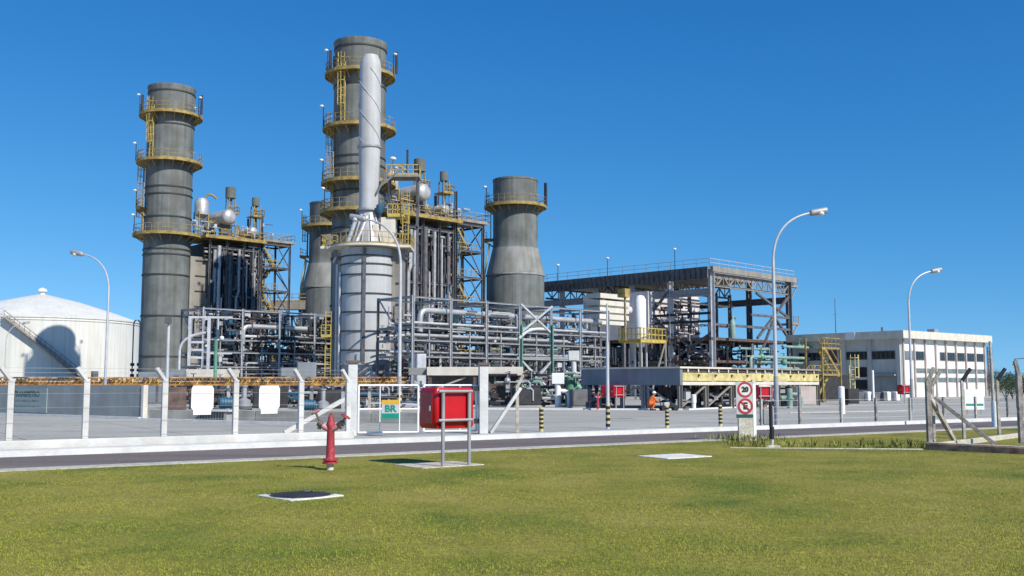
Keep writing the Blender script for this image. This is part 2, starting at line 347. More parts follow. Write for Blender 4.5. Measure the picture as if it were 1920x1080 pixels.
def ladder(b, x, y, z0, z1, ang, cage=True):
    ca, sa = math.cos(ang), math.sin(ang); t = Vector((-sa, ca, 0)); o = Vector((ca, sa, 0)); c = Vector((x, y, 0))
    for s in (-0.28, 0.28): b.bar(c + t * s + Vector((0, 0, z0)), c + t * s + Vector((0, 0, z1)), 0.09)
    z = z0 + 0.3
    while z < z1: b.bar(c + t * -0.28 + Vector((0, 0, z)), c + t * 0.28 + Vector((0, 0, z)), 0.05); z += 0.45
    if cage:
        z = z0 + 2.3
        while z < z1 + 1:
            p = [c + t * (0.42 * math.cos(R(k))) + o * (0.42 * math.sin(R(k)) + 0.38) + Vector((0, 0, z)) for k in range(-40, 221, 52)]
            b.tube(p, 0.035, 4); z += 0.9
        for k in (0, 60, 120, 180):
            p = c + t * (0.42 * math.cos(R(k))) + o * (0.42 * math.sin(R(k)) + 0.38); b.bar(p + Vector((0, 0, z0 + 2.2)), p + Vector((0, 0, z1 + 1)), 0.05)
def ring_platform(root, r, ro, z, col='yellow', a0=0, a1=360, lamps=()):
    b = MB(); b.ring((0, 0, 0), r + 0.02, ro, z - 0.12, z, 44, a0, a1); b.ring((0, 0, 0), ro - 0.06, ro + 0.06, z - 0.26, z + 0.08, 44, a0, a1)
    n = max(3, int(18 * (a1 - a0) / 360))
    for i in range(n):
        a = R(a0 + (a1 - a0) * (i + 0.5) / n); d = Vector((math.cos(a), math.sin(a), 0))
        b.bar(d * (r + 0.03) + Vector((0, 0, z - 1.0)), d * (ro - 0.12) + Vector((0, 0, z - 0.2)), 0.1)
    pl = b.build('platform', col, root)
    b = MB(); rail_ring(b, ro - 0.04, z + 0.002, 1.15, 30, a0, a1, 0.028); b.build('handrail', 'rail', pl)
    for a in lamps:
        b = MB(); d = Vector((math.cos(R(a)), math.sin(R(a)), 0)) * (ro + 0.1); b.bar(d + Vector((0, 0, z)), d + Vector((0, 0, z + 2.3)), 0.08)
        b.mi = 1; b.ball(tuple(d * 1.05 + Vector((0, 0, z + 2.35))), 0.24, 8, 0.7); b.build('floodlight', ['dark', 'lampglass'], pl)
    return pl

def make_stack(loc, label, extra24):
    t = thing('chimney_stack', label, 'chimney stack', loc, ANG, 'tall exhaust stacks'); r = 3.0; top = Z(155, 134) - 0.65
    b = MB(); pr = [(r, 5.2), (r, 6)] + [(r, z) for z in range(8, 41, 2)] + [(r, top - 0.9), (r + 0.14, top - 0.5), (r + 0.14, top - 0.25), (r - 0.1, top - 0.2), (r - 0.14, top - 2.5)]
    b.lathe((0, 0, 0), pr, 56, cap=False); b.lathe((0, 0, 0), [(r - 0.15, top - 2.5), (0.01, top - 2.5)], 56, cap=False)
    b.build('shell', 'stack', t)
    b = MB(); b.lathe((0, 0, 0), [(r + 0.02, 0), (r + 0.02, 5.2)], 48, cap=False); b.build('skirt', 'stack', t)
    for z in (top - 1.1, 36.0, 27.6, 26.6, 23.6, 19.3, 18.6, 15.9, 10.5, 5.2):
        b = MB(); b.ring((0, 0, 0), r - 0.02, r + 0.09, z - 0.09, z + 0.09, 56); b.build('stiffener_band', 'stackband', t)
    ring_platform(t, r, r + 1.05, 37.5, lamps=(170, -60, 20, 100)); ring_platform(t, r, r + 1.2, 31.1, lamps=(160,))
    ring_platform(t, r, r + 1.35, 21.3, lamps=(175,))
    if extra24: ring_platform(t, r, r + 1.25, 24.7, lamps=(165, -20))
    else: ring_platform(t, r, r + 1.0, 24.7, a0=125, a1=185, lamps=(165,))
    b = MB(); la = R(-163)
    ladder(b, (r + 0.25) * math.cos(la), (r + 0.25) * math.sin(la), 31.1, 38.4, la); b.build('ladder', 'ybright', t)
    b = MB(); lb = R(165)
    ladder(b, (r + 0.25) * math.cos(lb), (r + 0.25) * math.sin(lb), 21.3, 31.6, lb); b.build('ladder', 'yellow', t)
    for hx, hy, hz in ((r * 0.8, -r - 0.75, 40.2), (-1.0, r + 0.8, 40.6), (-r - 0.8, 0.6, 39.9)):
        b = MB(); b.lathe((hx, hy, 0), [(0.15, 37.6), (0.15, hz)], 10); b.build('hoist_post', 'dark', t)
    # breech duct towards the boiler
    b = MB(); b.b2(2.2, 6.3, -2.35, 2.35, 0.8, 18.6); d = b.build('breech_duct', 'casing', t)
    for k in range(9):
        z = 1.6 + k * 2.05; b = MB(); b.b2(2.9, 6.35, -2.46, -2.36, z, z + 0.14); b.build('duct_rib', 'stackband', d)
    return t
make_stack(tuple(S1), 'tall grey steel stack with yellow ring platforms, nearest the white tank', False)
make_stack(tuple(S2), 'tallest grey stack, partly hidden by the slim silver flue in front of it', True)

def make_bypass(loc, label):
    t = thing('bypass_stack', label, 'bypass stack', loc, ANG, 'tapered bypass stacks'); top = Z(330, 134) - 0.5
    pr = [(3.85, 3.0), (3.85, 10), (3.85, 16.2), (3.8, 16.4), (3.06, 19.6), (3.0, 19.8), (3.0, 21.5), (3.0, 25), (3.0, top - 0.3), (3.06, top - 0.25), (3.06, top), (2.85, top), (2.85, top - 2)]
    b = MB(); b.lathe((0, 0, 0), pr, 56, cap=False); b.lathe((0, 0, 0), [(2.86, top - 2), (0.01, top - 2)], 56, cap=False); b.build('shell', 'stack', t)
    b = MB(); b.lathe((0, 0, 0), [(3.86, 16.1), (3.82, 16.42), (3.08, 19.58)], 56, cap=False); b.build('cone_section', 'casingp', t)
    b = MB(); b.ring((0, 0, 0), 3.8, 3.95, 15.9, 16.1, 56); b.build('stiffener_band', 'concg', t)
    for k in range(8):
        a = R(45 * k); b = MB(); b.bar((3.5 * math.cos(a), 3.5 * math.sin(a), 0), (3.5 * math.cos(a), 3.5 * math.sin(a), 3.1), 0.5); b.build('leg', 'steel', t)
    ring_platform(t, 3.0, 4.15, 25.3, lamps=(160,)); ring_platform(t, 3.0, 4.3, 20.9, a0=110, a1=150)
    b = MB(); b.bar((2.2, -3.5, 25.3), (2.2, -3.5, 28.4), 0.3); b.build('hoist_post', 'dark', t)
    b = MB(); la = R(135); ladder(b, 3.3 * math.cos(la), 3.3 * math.sin(la), 20.9, 26.2, la); b.build('ladder', 'yellow', t)
    b = MB(); p = [Vector((4.2 * math.cos(la), 4.2 * math.sin(la), 8)), Vector((4.1 * math.cos(la), 4.1 * math.sin(la), 16.3)), Vector((3.5 * math.cos(la), 3.5 * math.sin(la), 20.2))]
    for q, s in zip(p[:-1], p[1:]):
        for off in (-0.5, 0.5):
            o = Vector((-math.sin(la), math.cos(la), 0)) * off; b.bar(q + o, s + o, 0.14)
    b.build('access_ladder', 'ycream', t); return t
make_bypass(tuple(S2 + TV * 26), 'wide tapered grey bypass stack left of the turbine hall frame')
make_bypass(tuple(S1 + TV * 26), 'distant tapered grey bypass stack, half hidden behind the tallest stack')

def clutter(b, x0, x1, y0, y1, z0, z1, n, mats, seed, rmax=0.16, lmax=3.0, vert=False):
    rg = random.Random(seed)
    for _ in range(n):
        b.mi = rg.choice(mats); x = rg.uniform(x0, x1); y = rg.uniform(y0, y1); z = rg.uniform(z0, z1); k = rg.random(); r = rg.uniform(0.04, rmax)
        if vert and k < 0.62:
            L = min(rg.uniform(1.5, 6), z1 - z); b.tube([(x, y, z), (x, y, z + L)], r, 6)
        elif k < 0.3:
            L = min(rg.uniform(0.6, lmax), x1 - x); b.tube([(x, y, z), (x + L, y, z)], r, 6)
        elif k < 0.52:
            L = min(rg.uniform(0.6, lmax), z1 - z); b.tube([(x, y, z), (x, y, z + L)], r, 6)
        elif k < 0.64:
            L = min(rg.uniform(0.5, 2), y1 - y); b.tube([(x, y, z), (x, y + L, z)], r, 6)
        elif k < 0.78:   # elbow
            L = rg.uniform(0.4, 1.2); b.tube([(x, y, z), (x + L, y, z), (x + L + 0.15, y, z - 0.15), (x + L + 0.15, y, z - L)], r, 6)
        elif k < 0.88: b.box((x, y, z), (rg.uniform(0.2, 0.7), rg.uniform(0.2, 0.5), rg.uniform(0.2, 0.8)))
        else:            # valve: body, stem, handwheel
            b.ball((x, y, z), r * 2.0, 6); b.tube([(x, y, z), (x, y, z + 0.55)], 0.035, 5); b.ring((x, y, z + 0.55), 0.14, 0.2, 0, 0.05, 8)

def make_boiler(loc, label, seed):
    rg = random.Random(seed); t = thing('heat_recovery_boiler', label, 'boiler', tuple(Vector(loc) + TV * 9), ANG, 'heat recovery boilers')
    X0, X1 = -4.5, 3.0; Y0 = -3.2
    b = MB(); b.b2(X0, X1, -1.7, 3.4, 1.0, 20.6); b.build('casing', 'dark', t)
    for x, y in ((X0, Y0), (-2.0, Y0), (0.6, Y0), (X1, Y0), (X0, 3.9), (X1, 3.9)):
        b = MB(); b.ibeam((x, y, 0), (x, y, 21.2), 0.32, 0.34); b.build('column', 'steel', t)
    for z in (6.5, 13.5, 20.0):
        b = MB(); b.ibeam((X0, Y0, z), (X1, Y0, z), 0.25, 0.3); b.build('beam', 'steel', t)
    xs = [-4.1, -3.6, -3.1, -2.6, -1.5, -0.95, -0.4, 0.1, 1.1, 1.6, 2.1, 2.6]
    for i, x in enumerate(xs):
        r = (0.26, 0.15, 0.28, 0.18, 0.28, 0.13, 0.2, 0.26, 0.14, 0.24, 0.16, 0.2)[i]; y = Y0 + 0.02 + 0.4 * (i % 2); zb = rg.uniform(1, 6); zt = rg.uniform(18.5, 20.6)
        jog = rg.uniform(10, 15); b = MB(); dx = 0.35 if i % 3 == 0 else 0
        b.tube([(x, y, zb), (x, y, jog), (x + dx, y, jog + 0.8), (x + dx, y, zt)], r, 10); b.build('riser_pipe', ['galv', 'steel', 'pipe', 'dark', 'steel', 'galv'][i % 6], t)
    for i in range(5):
        z = 18.2 + 0.55 * i; b = MB(); b.tube([(X0 - 0.6, Y0 + 0.4 + 0.2 * (i % 2), z), (X1 + 0.4, Y0 + 0.4 + 0.2 * (i % 2), z)], 0.17, 8); b.build('header_pipe', ['steel', 'dark', 'galv'][i % 3], t)
    b = MB(); clutter(b, X0, X1, Y0 - 0.2, Y0 + 1.3, 1, 20, 330, [0, 0, 1, 1, 2, 1, 4, 5], seed, 0.12, 2, True)
    o = b.build('small_pipework', ['steel', 'dark', 'galvl', 'yellow', 'brownsteel', 'galv'], t, False); o['kind'] = 'stuff'
    zt = 21.4
    b = MB(); b.b2(X0 - 1.1, X1 + 0.6, Y0 - 0.9, 3.6, zt - 0.25, zt); rail = MB()
    b.b2(X0 - 1.15, X1 + 0.65, Y0 - 0.98, Y0 - 0.9, zt - 0.3, zt + 0.06)
    p = b.build('roof_platform', 'yellow', t)
    rail_line(rail, [(X0 - 1.0, Y0 - 0.85, zt), (X1 + 0.55, Y0 - 0.85, zt), (X1 + 0.55, 3.5, zt), (X0 - 1.0, 3.5, zt)], step=1.2, w=0.07); rail.build('handrail', 'rail', p)
    # steam drums lie across the boiler, domed ends towards the road
    b = MB(); b.hcyl((-1.6, -2.9, 24.4), (-1.6, 3.2, 24.4), 1.05, 24, 0.55)
    d = b.build('steam_drum', 'pipe', t)
    b = MB(); b.hcyl((2.9, -1.7, 23.0), (2.9, 2.2, 23.0), 0.65, 18, 0.4); b.build('steam_drum', 'pipe', t)
    b = MB()
    for y in (-1.8, 2.4): b.bar((-1.6, y, zt), (-1.6, y, 23.5), 0.5, 1.4)
    for y in (-1, 1.6): b.bar((2.9, y, zt), (2.9, y, 22.5), 0.4, 0.8)
    b.build('drum_saddle', 'steel', t)
    for x, s, r, h, zz in ((0.2, 0.0, 0.72, 1.5, 27.6), (4.2, 0.0, 0.52, 1.15, 27.0)):
        b = MB(); b.lathe((x, s, 0), [(r * 0.5, zz - 0.15), (r, zz), (r, zz + h), (r * 0.9, zz + h + 0.05)], 18)
        si = b.build('silencer', 'stack', t)
        b = MB(); b.tube([(x, s, zt), (x, s, zz)], 0.2, 8); b.build('vent_pipe', 'steel', si)
        b = MB()
        for dx in (-0.6, 0.6):
            for dy in (-0.6, 0.6): b.bar((x + dx, s + dy, zt), (x + dx * 0.7, s + dy * 0.7, zz - 0.1), 0.12)
        b.b2(x - 0.9, x + 0.9, s - 0.9, s + 0.9, 25.3, 25.42); rail_line(b, [(x - 0.9, s - 0.9, 25.42), (x + 0.9, s - 0.9, 25.42), (x + 0.9, s + 0.9, 25.42)], step=0.6, h=1.0, w=0.08); b.build('silencer_frame', 'yellow', si)
    b = MB(); b.lathe((-3.9, 0.5, 0), [(0.2, 24.2), (0.95, 24.8), (0.95, 26.6), (0.6, 27.1), (0.05, 27.2)], 20); bt = b.build('blowdown_tank', 'pipe', t)
    b = MB()
    for dx, dy in ((-.7, -.7), (.7, -.7), (.7, .7), (-.7, .7)): b.bar((-3.9 + dx, 0.5 + dy, zt), (-3.9 + dx, 0.5 + dy, 25.2), 0.14)
    b.tube(arc((-3.6, 0.2, 27.1), (-3.2, -0.2, 28.3), (-2.2, -0.6, 27.0)), 0.14, 7); b.build('tank_frame', 'yellow', bt)
    b = MB(); clutter(b, X0 - 1.8, X1 + 2.4, Y0 - 0.4, 2, zt + 0.1, zt + 2.6, 90, [0, 1, 2, 3, 3, 4], seed + 5, 0.12, 1.5)
    o = b.build('deck_pipework', ['steel', 'galvl', 'pipe', 'yellow', 'brownsteel'], t, False); o['kind'] = 'stuff'
    # stair tower
    sx0, sx1, sy0, sy1 = 3.6, 8.2, -2.9, 0.9
    for x, y in ((sx0, sy0), (sx1, sy0), (sx0, sy1), (sx1, sy1)):
        b = MB(); b.ibeam((x, y, 0), (x, y, 21.6 if x == sx1 else 25.2), 0.28, 0.3); b.build('tower_column', 'steel', t)
    b = MB(); zz = [1.5 + 3.3 * k for k in range(7)]
    for i, z in enumerate(zz):
        for p, q in (((sx0, sy0), (sx1, sy0)), ((sx1, sy0), (sx1, sy1)), ((sx0, sy1), (sx1, sy1))):
            b.ibeam((*p, z), (*q, z), 0.18, 0.24)
        if i < 6:
            b.bar((sx1, sy0, z), (sx1 - 2.2, sy0, zz[i + 1]), 0.12); b.bar((sx1, sy1, z if i % 2 else zz[i + 1]), (sx1, sy0, zz[i + 1] if i % 2 else z), 0.12)
    b.build('tower_bracing', 'steel', t)
    b = MB()
    for i in range(6):
        z0, z1 = zz[i], zz[i + 1]; y = sy0 + (0.8 if i % 2 else 2.0); a, c = (sx0 + 0.3, sx1 - 2.0) if i % 2 == 0 else (sx1 - 2.0, sx0 + 0.3)
        for dy in (-0.4, 0.4): b.bar((a, y + dy, z0), (c, y + dy, z1), 0.09, 0.28)
        for k in range(11): f = (k + 0.5) / 11; b.box((a + (c - a) * f, y, z0 + (z1 - z0) * f), (0.28, 0.8, 0.05))
        for dy in (-0.4, 0.4): b.bar((a, y + dy, z0 + 1), (c, y + dy, z1 + 1), 0.07)
        b.b2(sx0, sx0 + 0.9, sy0 + 0.1, sy1 - 0.3, z1 - 0.1, z1) if i % 2 else b.b2(sx1 - 2.0, sx1 - 0.9, sy0 + 0.1, sy1 - 0.3, z1 - 0.1, z1)
        rail_line(b, [(sx0, sy0 + 0.1, z1), (sx1 - 0.9, sy0 + 0.1, z1)], step=1.0, h=1.0, w=0.07)
    b.build('stairs', 'yellow', t)
    b = MB(); b.b2(X1 + 0.7, sx1 + 0.7, sy0 - 0.3, sy1, 21.6, 21.8); rail_line(b, [(X1 + 0.7, sy0 - 0.25, 21.8), (sx1 + 0.65, sy0 - 0.25, 21.8), (sx1 + 0.65, sy1, 21.8)], step=1.0, w=0.06); b.build('tower_platform', 'casing', t)
    b = MB(); clutter(b, sx0 - 0.6, sx0 + 1.9, sy0 + 0.3, sy1 + 2.5, 1, 20.5, 250, [0, 1, 1, 2, 3, 4], seed + 9, 0.14, 3, True)
    for k in range(3): b.mi = 1; b.tube([(sx0 + 0.2 + 0.7 * k, sy1 + 1.2, 1), (sx0 + 0.2 + 0.7 * k, sy1 + 1.2, 20)], 0.3, 8)
    o = b.build('tower_pipework', ['steel', 'dark', 'galvl', 'yellow', 'brownsteel'], t, False); o['kind'] = 'stuff'
    return t
make_boiler(S1, 'dark pipe-covered boiler with yellow roof deck beside the leftmost tall stack', 3)
make_boiler(S2, 'dark pipe-covered boiler with steam drums right of the silver flue tower', 11)

for S0, lb in ((S1, 'dark turbine package behind the left pipe rack'), (S2, 'dark turbine package behind the long pipe rack')):
    t = thing('turbine_package', lb, 'turbine package', tuple(S0 + TV * 18.5), ANG, 'turbine packages')
    b = MB(); b.b2(0, 13, -3, 3, 0.4, 6.0); b.build('enclosure', 'steel', t)
    for k in range(6):
        b = MB(); b.b2(0.2 + 2.1 * k, 2.0 + 2.1 * k, -3.08, -3.0, 0.8, 5.5); b.build('side_panel', 'dark' if k % 2 else 'steel', t)
    b = MB(); b.b2(2, 6, -2, 2, 6.0, 7.6); b.build('intake_box', 'bluegrey', t)
    b = MB(); rail_line(b, [(0, -2.95, 6.0), (13, -2.95, 6.0)], w=0.07); b.build('handrail', 'yellow', t)
    for ax_ in (-2.5, -0.5, 3.0, 5.5, 8.5):
        b = MB(); b.tube([(ax_, -3.5, 0), (ax_, -3.5, 8.2)], 0.12, 8); b.lathe((ax_, -3.5, 0), [(0.35, 8.2), (0.42, 8.9), (0.1, 9.3)], 12); b.build('actuator', 'blue', t)

# slim silver flue on a wide round tower, in front of the tallest stack
sx, sD = (688 - 960) / F * 100 * 1.0, 100
t = thing('flue_tower', 'silver ribbed tower with slim pale flue rising from it, in front of the tallest stack', 'flue tower', (sx, sD, 0), R(0))
b = MB(); b.lathe((0, 0, 0), [(2.62, 3.6), (2.62, 14.9)], 56); b.build('tower_shell', 'silver', t)
b = MB(); b.lathe((0, 0, 0), [(1.9, 0.2), (1.9, 1.2), (2.6, 3.55)], 40, cap=False)
for k in range(10):
    a = R(36 * k); b.bar((2.5 * math.cos(a), 2.5 * math.sin(a), 0), (2.5 * math.cos(a), 2.5 * math.sin(a), 3.6), 0.28)
b.build('skirt', 'galv', t)
b = MB(); b.hcyl((0.9, -2.75, 2.2), (0.9, -2.2, 2.2), 0.7, 20); b.ring((0, 0, 0), 2.6, 2.75, 3.5, 3.7, 50); b.build('manway', 'silver', t)
for z in (4.9, 6.75, 8.6, 10.4, 12.25, 13.3, 14.1):
    b = MB(); b.ring((0, 0, 0), 2.6, 2.72, z - 0.06, z + 0.06, 56); b.build('stiffener_band', 'stackband', t)
b = MB(); b.bar((0.05, -2.68, 3.6), (0.05, -2.68, 14.8), 0.22, 0.3); b.build('vertical_rib', 'steel', t)
b = MB(); b.b2(2.45, 3.5, -0.9, 1.6, 1.0, 15.6); c = b.build('side_casing', 'casing', t)
for k in range(6):
    b = MB(); b.b2(2.9, 3.52, -0.96, -0.9, 3 + 2.1 * k, 3.2 + 2.1 * k); b.build('duct_rib', 'stackband', c)
b = MB(); b.tube([(-2.95, -0.4, 0.2), (-2.95, -0.4, 13.4)], 0.16, 8); b.build('downpipe', 'galvl', t)
b = MB(); b.tube([(-2.55, -1.1, 0.2), (-2.55, -1.1, 12.6)], 0.13, 8); b.build('downpipe', 'galvl', t)
for xy in ((-3.3, 0.2), (3.3, 1.9)):
    b = MB(); b.bar((*xy, 0), (*xy, 15), 0.35); b.build('support_column', 'bluegrey', t)
# platform
b = MB(); pts = []
for k in range(17):
    a = R(180 + 180 * k / 16); pts.append((3.5 * math.cos(a), 3.1 * math.sin(a)))
b.lathe((0, 0, 0), [(2.7, 14.95), (3.75, 14.95), (3.75, 15.15), (2.7, 15.15), (2.7, 14.95)], 40, cap=False)
b.b2(-4.55, -2.6, -1.0, 1.4, 14.93, 15.16); b.b2(2.6, 4.4, -2.0, 2.0, 14.92, 15.17); b.b2(-2.7, 2.7, 0, 3.2, 14.97, 15.14)
pl = b.build('platform', 'cream', t)
b = MB(); rail_ring(b, 3.71, 15.15, 1.15, 34, 200, 332, 0.028); rail_line(b, [(-4.5, 1.3, 15.16), (-4.5, -0.95, 15.16), (-2.9, -0.95, 15.16)], step=0.6, w=0.09); rail_line(b, [(2.9, -1.95, 15.16), (4.35, -1.95, 15.16), (4.35, 2, 15.16)], step=0.5, w=0.09)
b.build('handrail', 'yellow', pl)
# transition, flue
b = MB(); b.lathe((0, 0, 0), [(2.0, 15.1), (1.9, 15.5), (1.0, 18.3), (0.95, 18.8)], 32); b.build('transition', 'galv', t)
for a in range(-150, -20, 26):
    b = MB(); b.bar((2.2 * math.cos(R(a)), 2.2 * math.sin(R(a)), 15.2), (1.05 * math.cos(R(a)), 1.05 * math.sin(R(a)), 18.4), 0.12); b.build('cone_rib', 'galvl', t)
b = MB(); b.lathe((0, 0, 0), [(1.0, 18.8), (0.95, 20.4), (1.0, 22.2), (1.08, 25.0), (1.08, 33.4), (0.98, 34.2), (0.74, 34.75), (0.68, 34.75), (0.6, 34)], 40, cap=False); b.build('flue', 'silver', t)
for rz_ in ((1.06, 25.2), (0.9, 18.8)):
    b = MB(); b.ring((0, 0, 0), rz_[0], 1.2, rz_[1], rz_[1] + 0.2, 40); b.build('flange', 'galv', t)
for ph in (0, 120, 240):
    b = MB(); pth = [(1.1 * math.cos(R(ph - 14 * k)), 1.1 * math.sin(R(ph - 14 * k)), 25.6 + 0.33 * k) for k in range(24)][::-1]; b.tube(pth, 0.035, 5); b.build('spiral_strake', 'galv', t)
b = MB(); b.tube([(-2.0, -0.9, 15.2), (-1.5, -0.9, 16.6), (-1.1, -0.7, 18.0)], 0.24, 10); b.build('vent_duct', 'pipe', t)
b = MB(); b.tube([(-0.9, -1.9, 15.4), (-0.4, -1.5, 16.8), (0.0, -1.1, 18.1)], 0.24, 10); b.build('vent_duct', 'pipe', t)
b = MB(); b.b2(1.3, 2.75, -0.7, 0.9, 15.2, 18.1); b.b2(0.6, 1.15, -1.4, -0.8, 15.2, 17.3); b.build('fan_housing', 'cream', t, bevel=0.04)
b = MB(); b.b2(2.0, 3.6, -0.9, 1.0, 18.12, 18.3); rail_line(b, [(2.0, -0.85, 18.3), (3.5, -0.85, 18.3), (3.5, 1.0, 18.3)], step=0.5, w=0.08)
ladder(b, 3.75, -0.4, 15.2, 19.6, R(-90)); b.build('access_platform', 'ybright', t)
b = MB(); b.lathe((1.25, -1.0, 0), [(0.1, 18.3), (0.35, 18.6), (0.38, 19.2), (0.1, 19.5)], 14); b.build('damper_motor', 'blue', t)
b = MB()
for q in ((-3.0, -0.4, 15.2), (1.3, 1.2, 15.2), (1.3, -1.4, 15.2)): b.bar(q, (0.9, 0.3, 20.8), 0.16)
b.bar((0.9, -0.8, 20.5), (2.2, -0.4, 23.3), 0.22); b.bar((0.5, 0.6, 21), (3.0, 1.5, 23.4), 0.2)
b.build('support_strut', 'steel', t)
b = MB(); ladder(b, -3.75, -0.3, 0.3, 8.8, R(-90), False); b.b2(-4.3, -3.4, -1.2, -0.4, 6.2, 6.3); rail_line(b, [(-4.3, -1.15, 6.3), (-3.4, -1.15, 6.3)], step=0.4, w=0.06); b.build('ladder', 'ybright', t)

# small service deck and light masts between the flue and boiler
t = thing('service_deck', 'small yellow-railed deck beside the flue, level with its flange, at the tallest stack', 'platform', tuple(S2 + Vector((5.6, -5.5, 0))), R(0))
b = MB(); b.b2(-1.6, 2.0, -0.9, 1.4, 24.3, 24.55); b.build('deck', 'casing', t)
b = MB(); rail_line(b, [(-1.6, -0.85, 24.55), (1.95, -0.85, 24.55), (1.95, 1.4, 24.55)], step=0.6, w=0.09); b.build('handrail', 'ybright', t)
b = MB()
for x in (-1.4, 1.7): b.bar((x, 0.8, 0), (x, 0.8, 24.3), 0.3); b.bar((x, -0.6, 19), (x, 0.8, 19), 0.2); b.bar((x, -0.8, 24.2), (x, 0.8, 21), 0.14)
b.build('support_column', 'steel', t)
b = MB(); b.bar((0.6, 0, 24.5), (0.6, 0, 27.5), 0.22); b.bar((-1.0, 0, 24.5), (-1.0, 0, 26.4), 0.06); b.mi = 1; b.ball((-1.0, 0, 26.5), 0.38, 8, 0.6); b.build('floodlight', ['dark', 'lampglass'], t)

# ------------------------------------------------------------------ storage tank
tD = 176; tc = P(72, 719, tD); tr = 175 / F * tD; th = Z(604, tD)
t = thing('storage_tank', 'large white cone-roofed storage tank at the left edge with stack shadow on it', 'storage tank', (tc.x, tc.y, 0), R(0))
b = MB(); b.lathe((0, 0, 0), [(tr, 0)] + [(tr, th * k / 6) for k in range(1, 7)], 96, cap=False); b.build('wall', 'tank', t)
b = MB(); b.lathe((0, 0, 0), [(tr + 0.12, th - 0.1), (tr + 0.12, th + 0.12), (tr * 0.75, th + (Z(553, tD) - th) * 0.34), (tr * 0.4, th + (Z(553, tD) - th) * 0.72), (1.0, Z(553, tD)), (0.01, Z(553, tD))], 96, cap=False); b.build('roof', 'tank', t)
b = MB(); b.ring((0, 0, 0), tr + 0.0, tr + 0.1, th - 0.5, th - 0.35, 96); b.ring((0, 0, 0), tr, tr + 0.1, 0.0, 0.3, 96); b.build('wind_girder', 'tank', t)
b = MB(); zt = Z(553, tD); b.lathe((0, 0, 0), [(0.5, zt - 0.1), (0.5, zt + 0.5), (0.85, zt + 0.6), (0.7, zt + 1.0), (0.05, zt + 1.3)], 20); b.build('roof_vent', 'white', t)
b = MB(); n = 46
for k in range(n):
    f0 = k / n; a = R(-83 + 41 * f0); z = th - 0.2 - (th - 2.5) * f0; c = (math.cos(a), math.sin(a))
    b.box(((tr + 0.55) * c[0], (tr + 0.55) * c[1], z), (0.42, 1.0, 0.06), a + R(90) * 0)
pa = [((tr + rr) * math.cos(R(-83 + 41 * k / 16)), (tr + rr) * math.sin(R(-83 + 41 * k / 16)), th - 0.25 - (th - 2.5) * k / 16 + dz) for rr, dz in ((1.05, 0), (0.1, 0), (1.05, 1.1), (1.05, 0.55)) for k in range(17)]
b.tube(pa[0:17], 0.16, 6); b.tube(pa[17:34], 0.12, 6); b.tube(pa[34:51], 0.06, 5); b.tube(pa[51:68], 0.05, 5)
for k in range(0, 17): b.bar(pa[k], pa[34 + k], 0.07)
b.build('spiral_stair', 'postd', t)
b = MB(); rail_line(b, [((tr) * math.cos(R(a)), tr * math.sin(R(a)), th + 0.1) for a in range(-110, -80, 5)], step=1.5, w=0.07); b.build('roof_handrail', 'galvl', t)
for a in (-76, -100): pass
for a, z, h in ((-35, 2.2, 3.0), (-22, 1.6, 2.2)):
    b = MB(); b.box(((tr + 0.3) * math.cos(R(a)), (tr + 0.3) * math.sin(R(a)), z), (0.8, 0.9, h), R(a)); b.build('shell_nozzle', 'steel', t)
t = thing('flame_arrestor_pipes', 'pair of slim vent pipes with banded tops between tank and leftmost stack', 'pipes', tuple(P(253, 719, 140).xy) + (0,), 0)
for dx in (-0.45, 0.45):
    b = MB(); b.tube([(dx, 0, 0), (dx, 0, 9.6)], 0.09, 7); b.tube(arc((dx, 0, 9.6), (dx, 0, 10.4), (dx * 0.2, 0, 10.4), 5), 0.09, 7)
    b.mi = 1
    for k in range(3): b.lathe((dx, 0, 0), [(0.28, 2.6 + 0.75 * k), (0.28, 3.0 + 0.75 * k)], 12)
    b.mi = 2; b.lathe((dx, 0, 0), [(0.3, 0), (0.3, 2.3)], 12); b.build('vent_pipe', ['bluegrey', 'dark', 'white'], t)

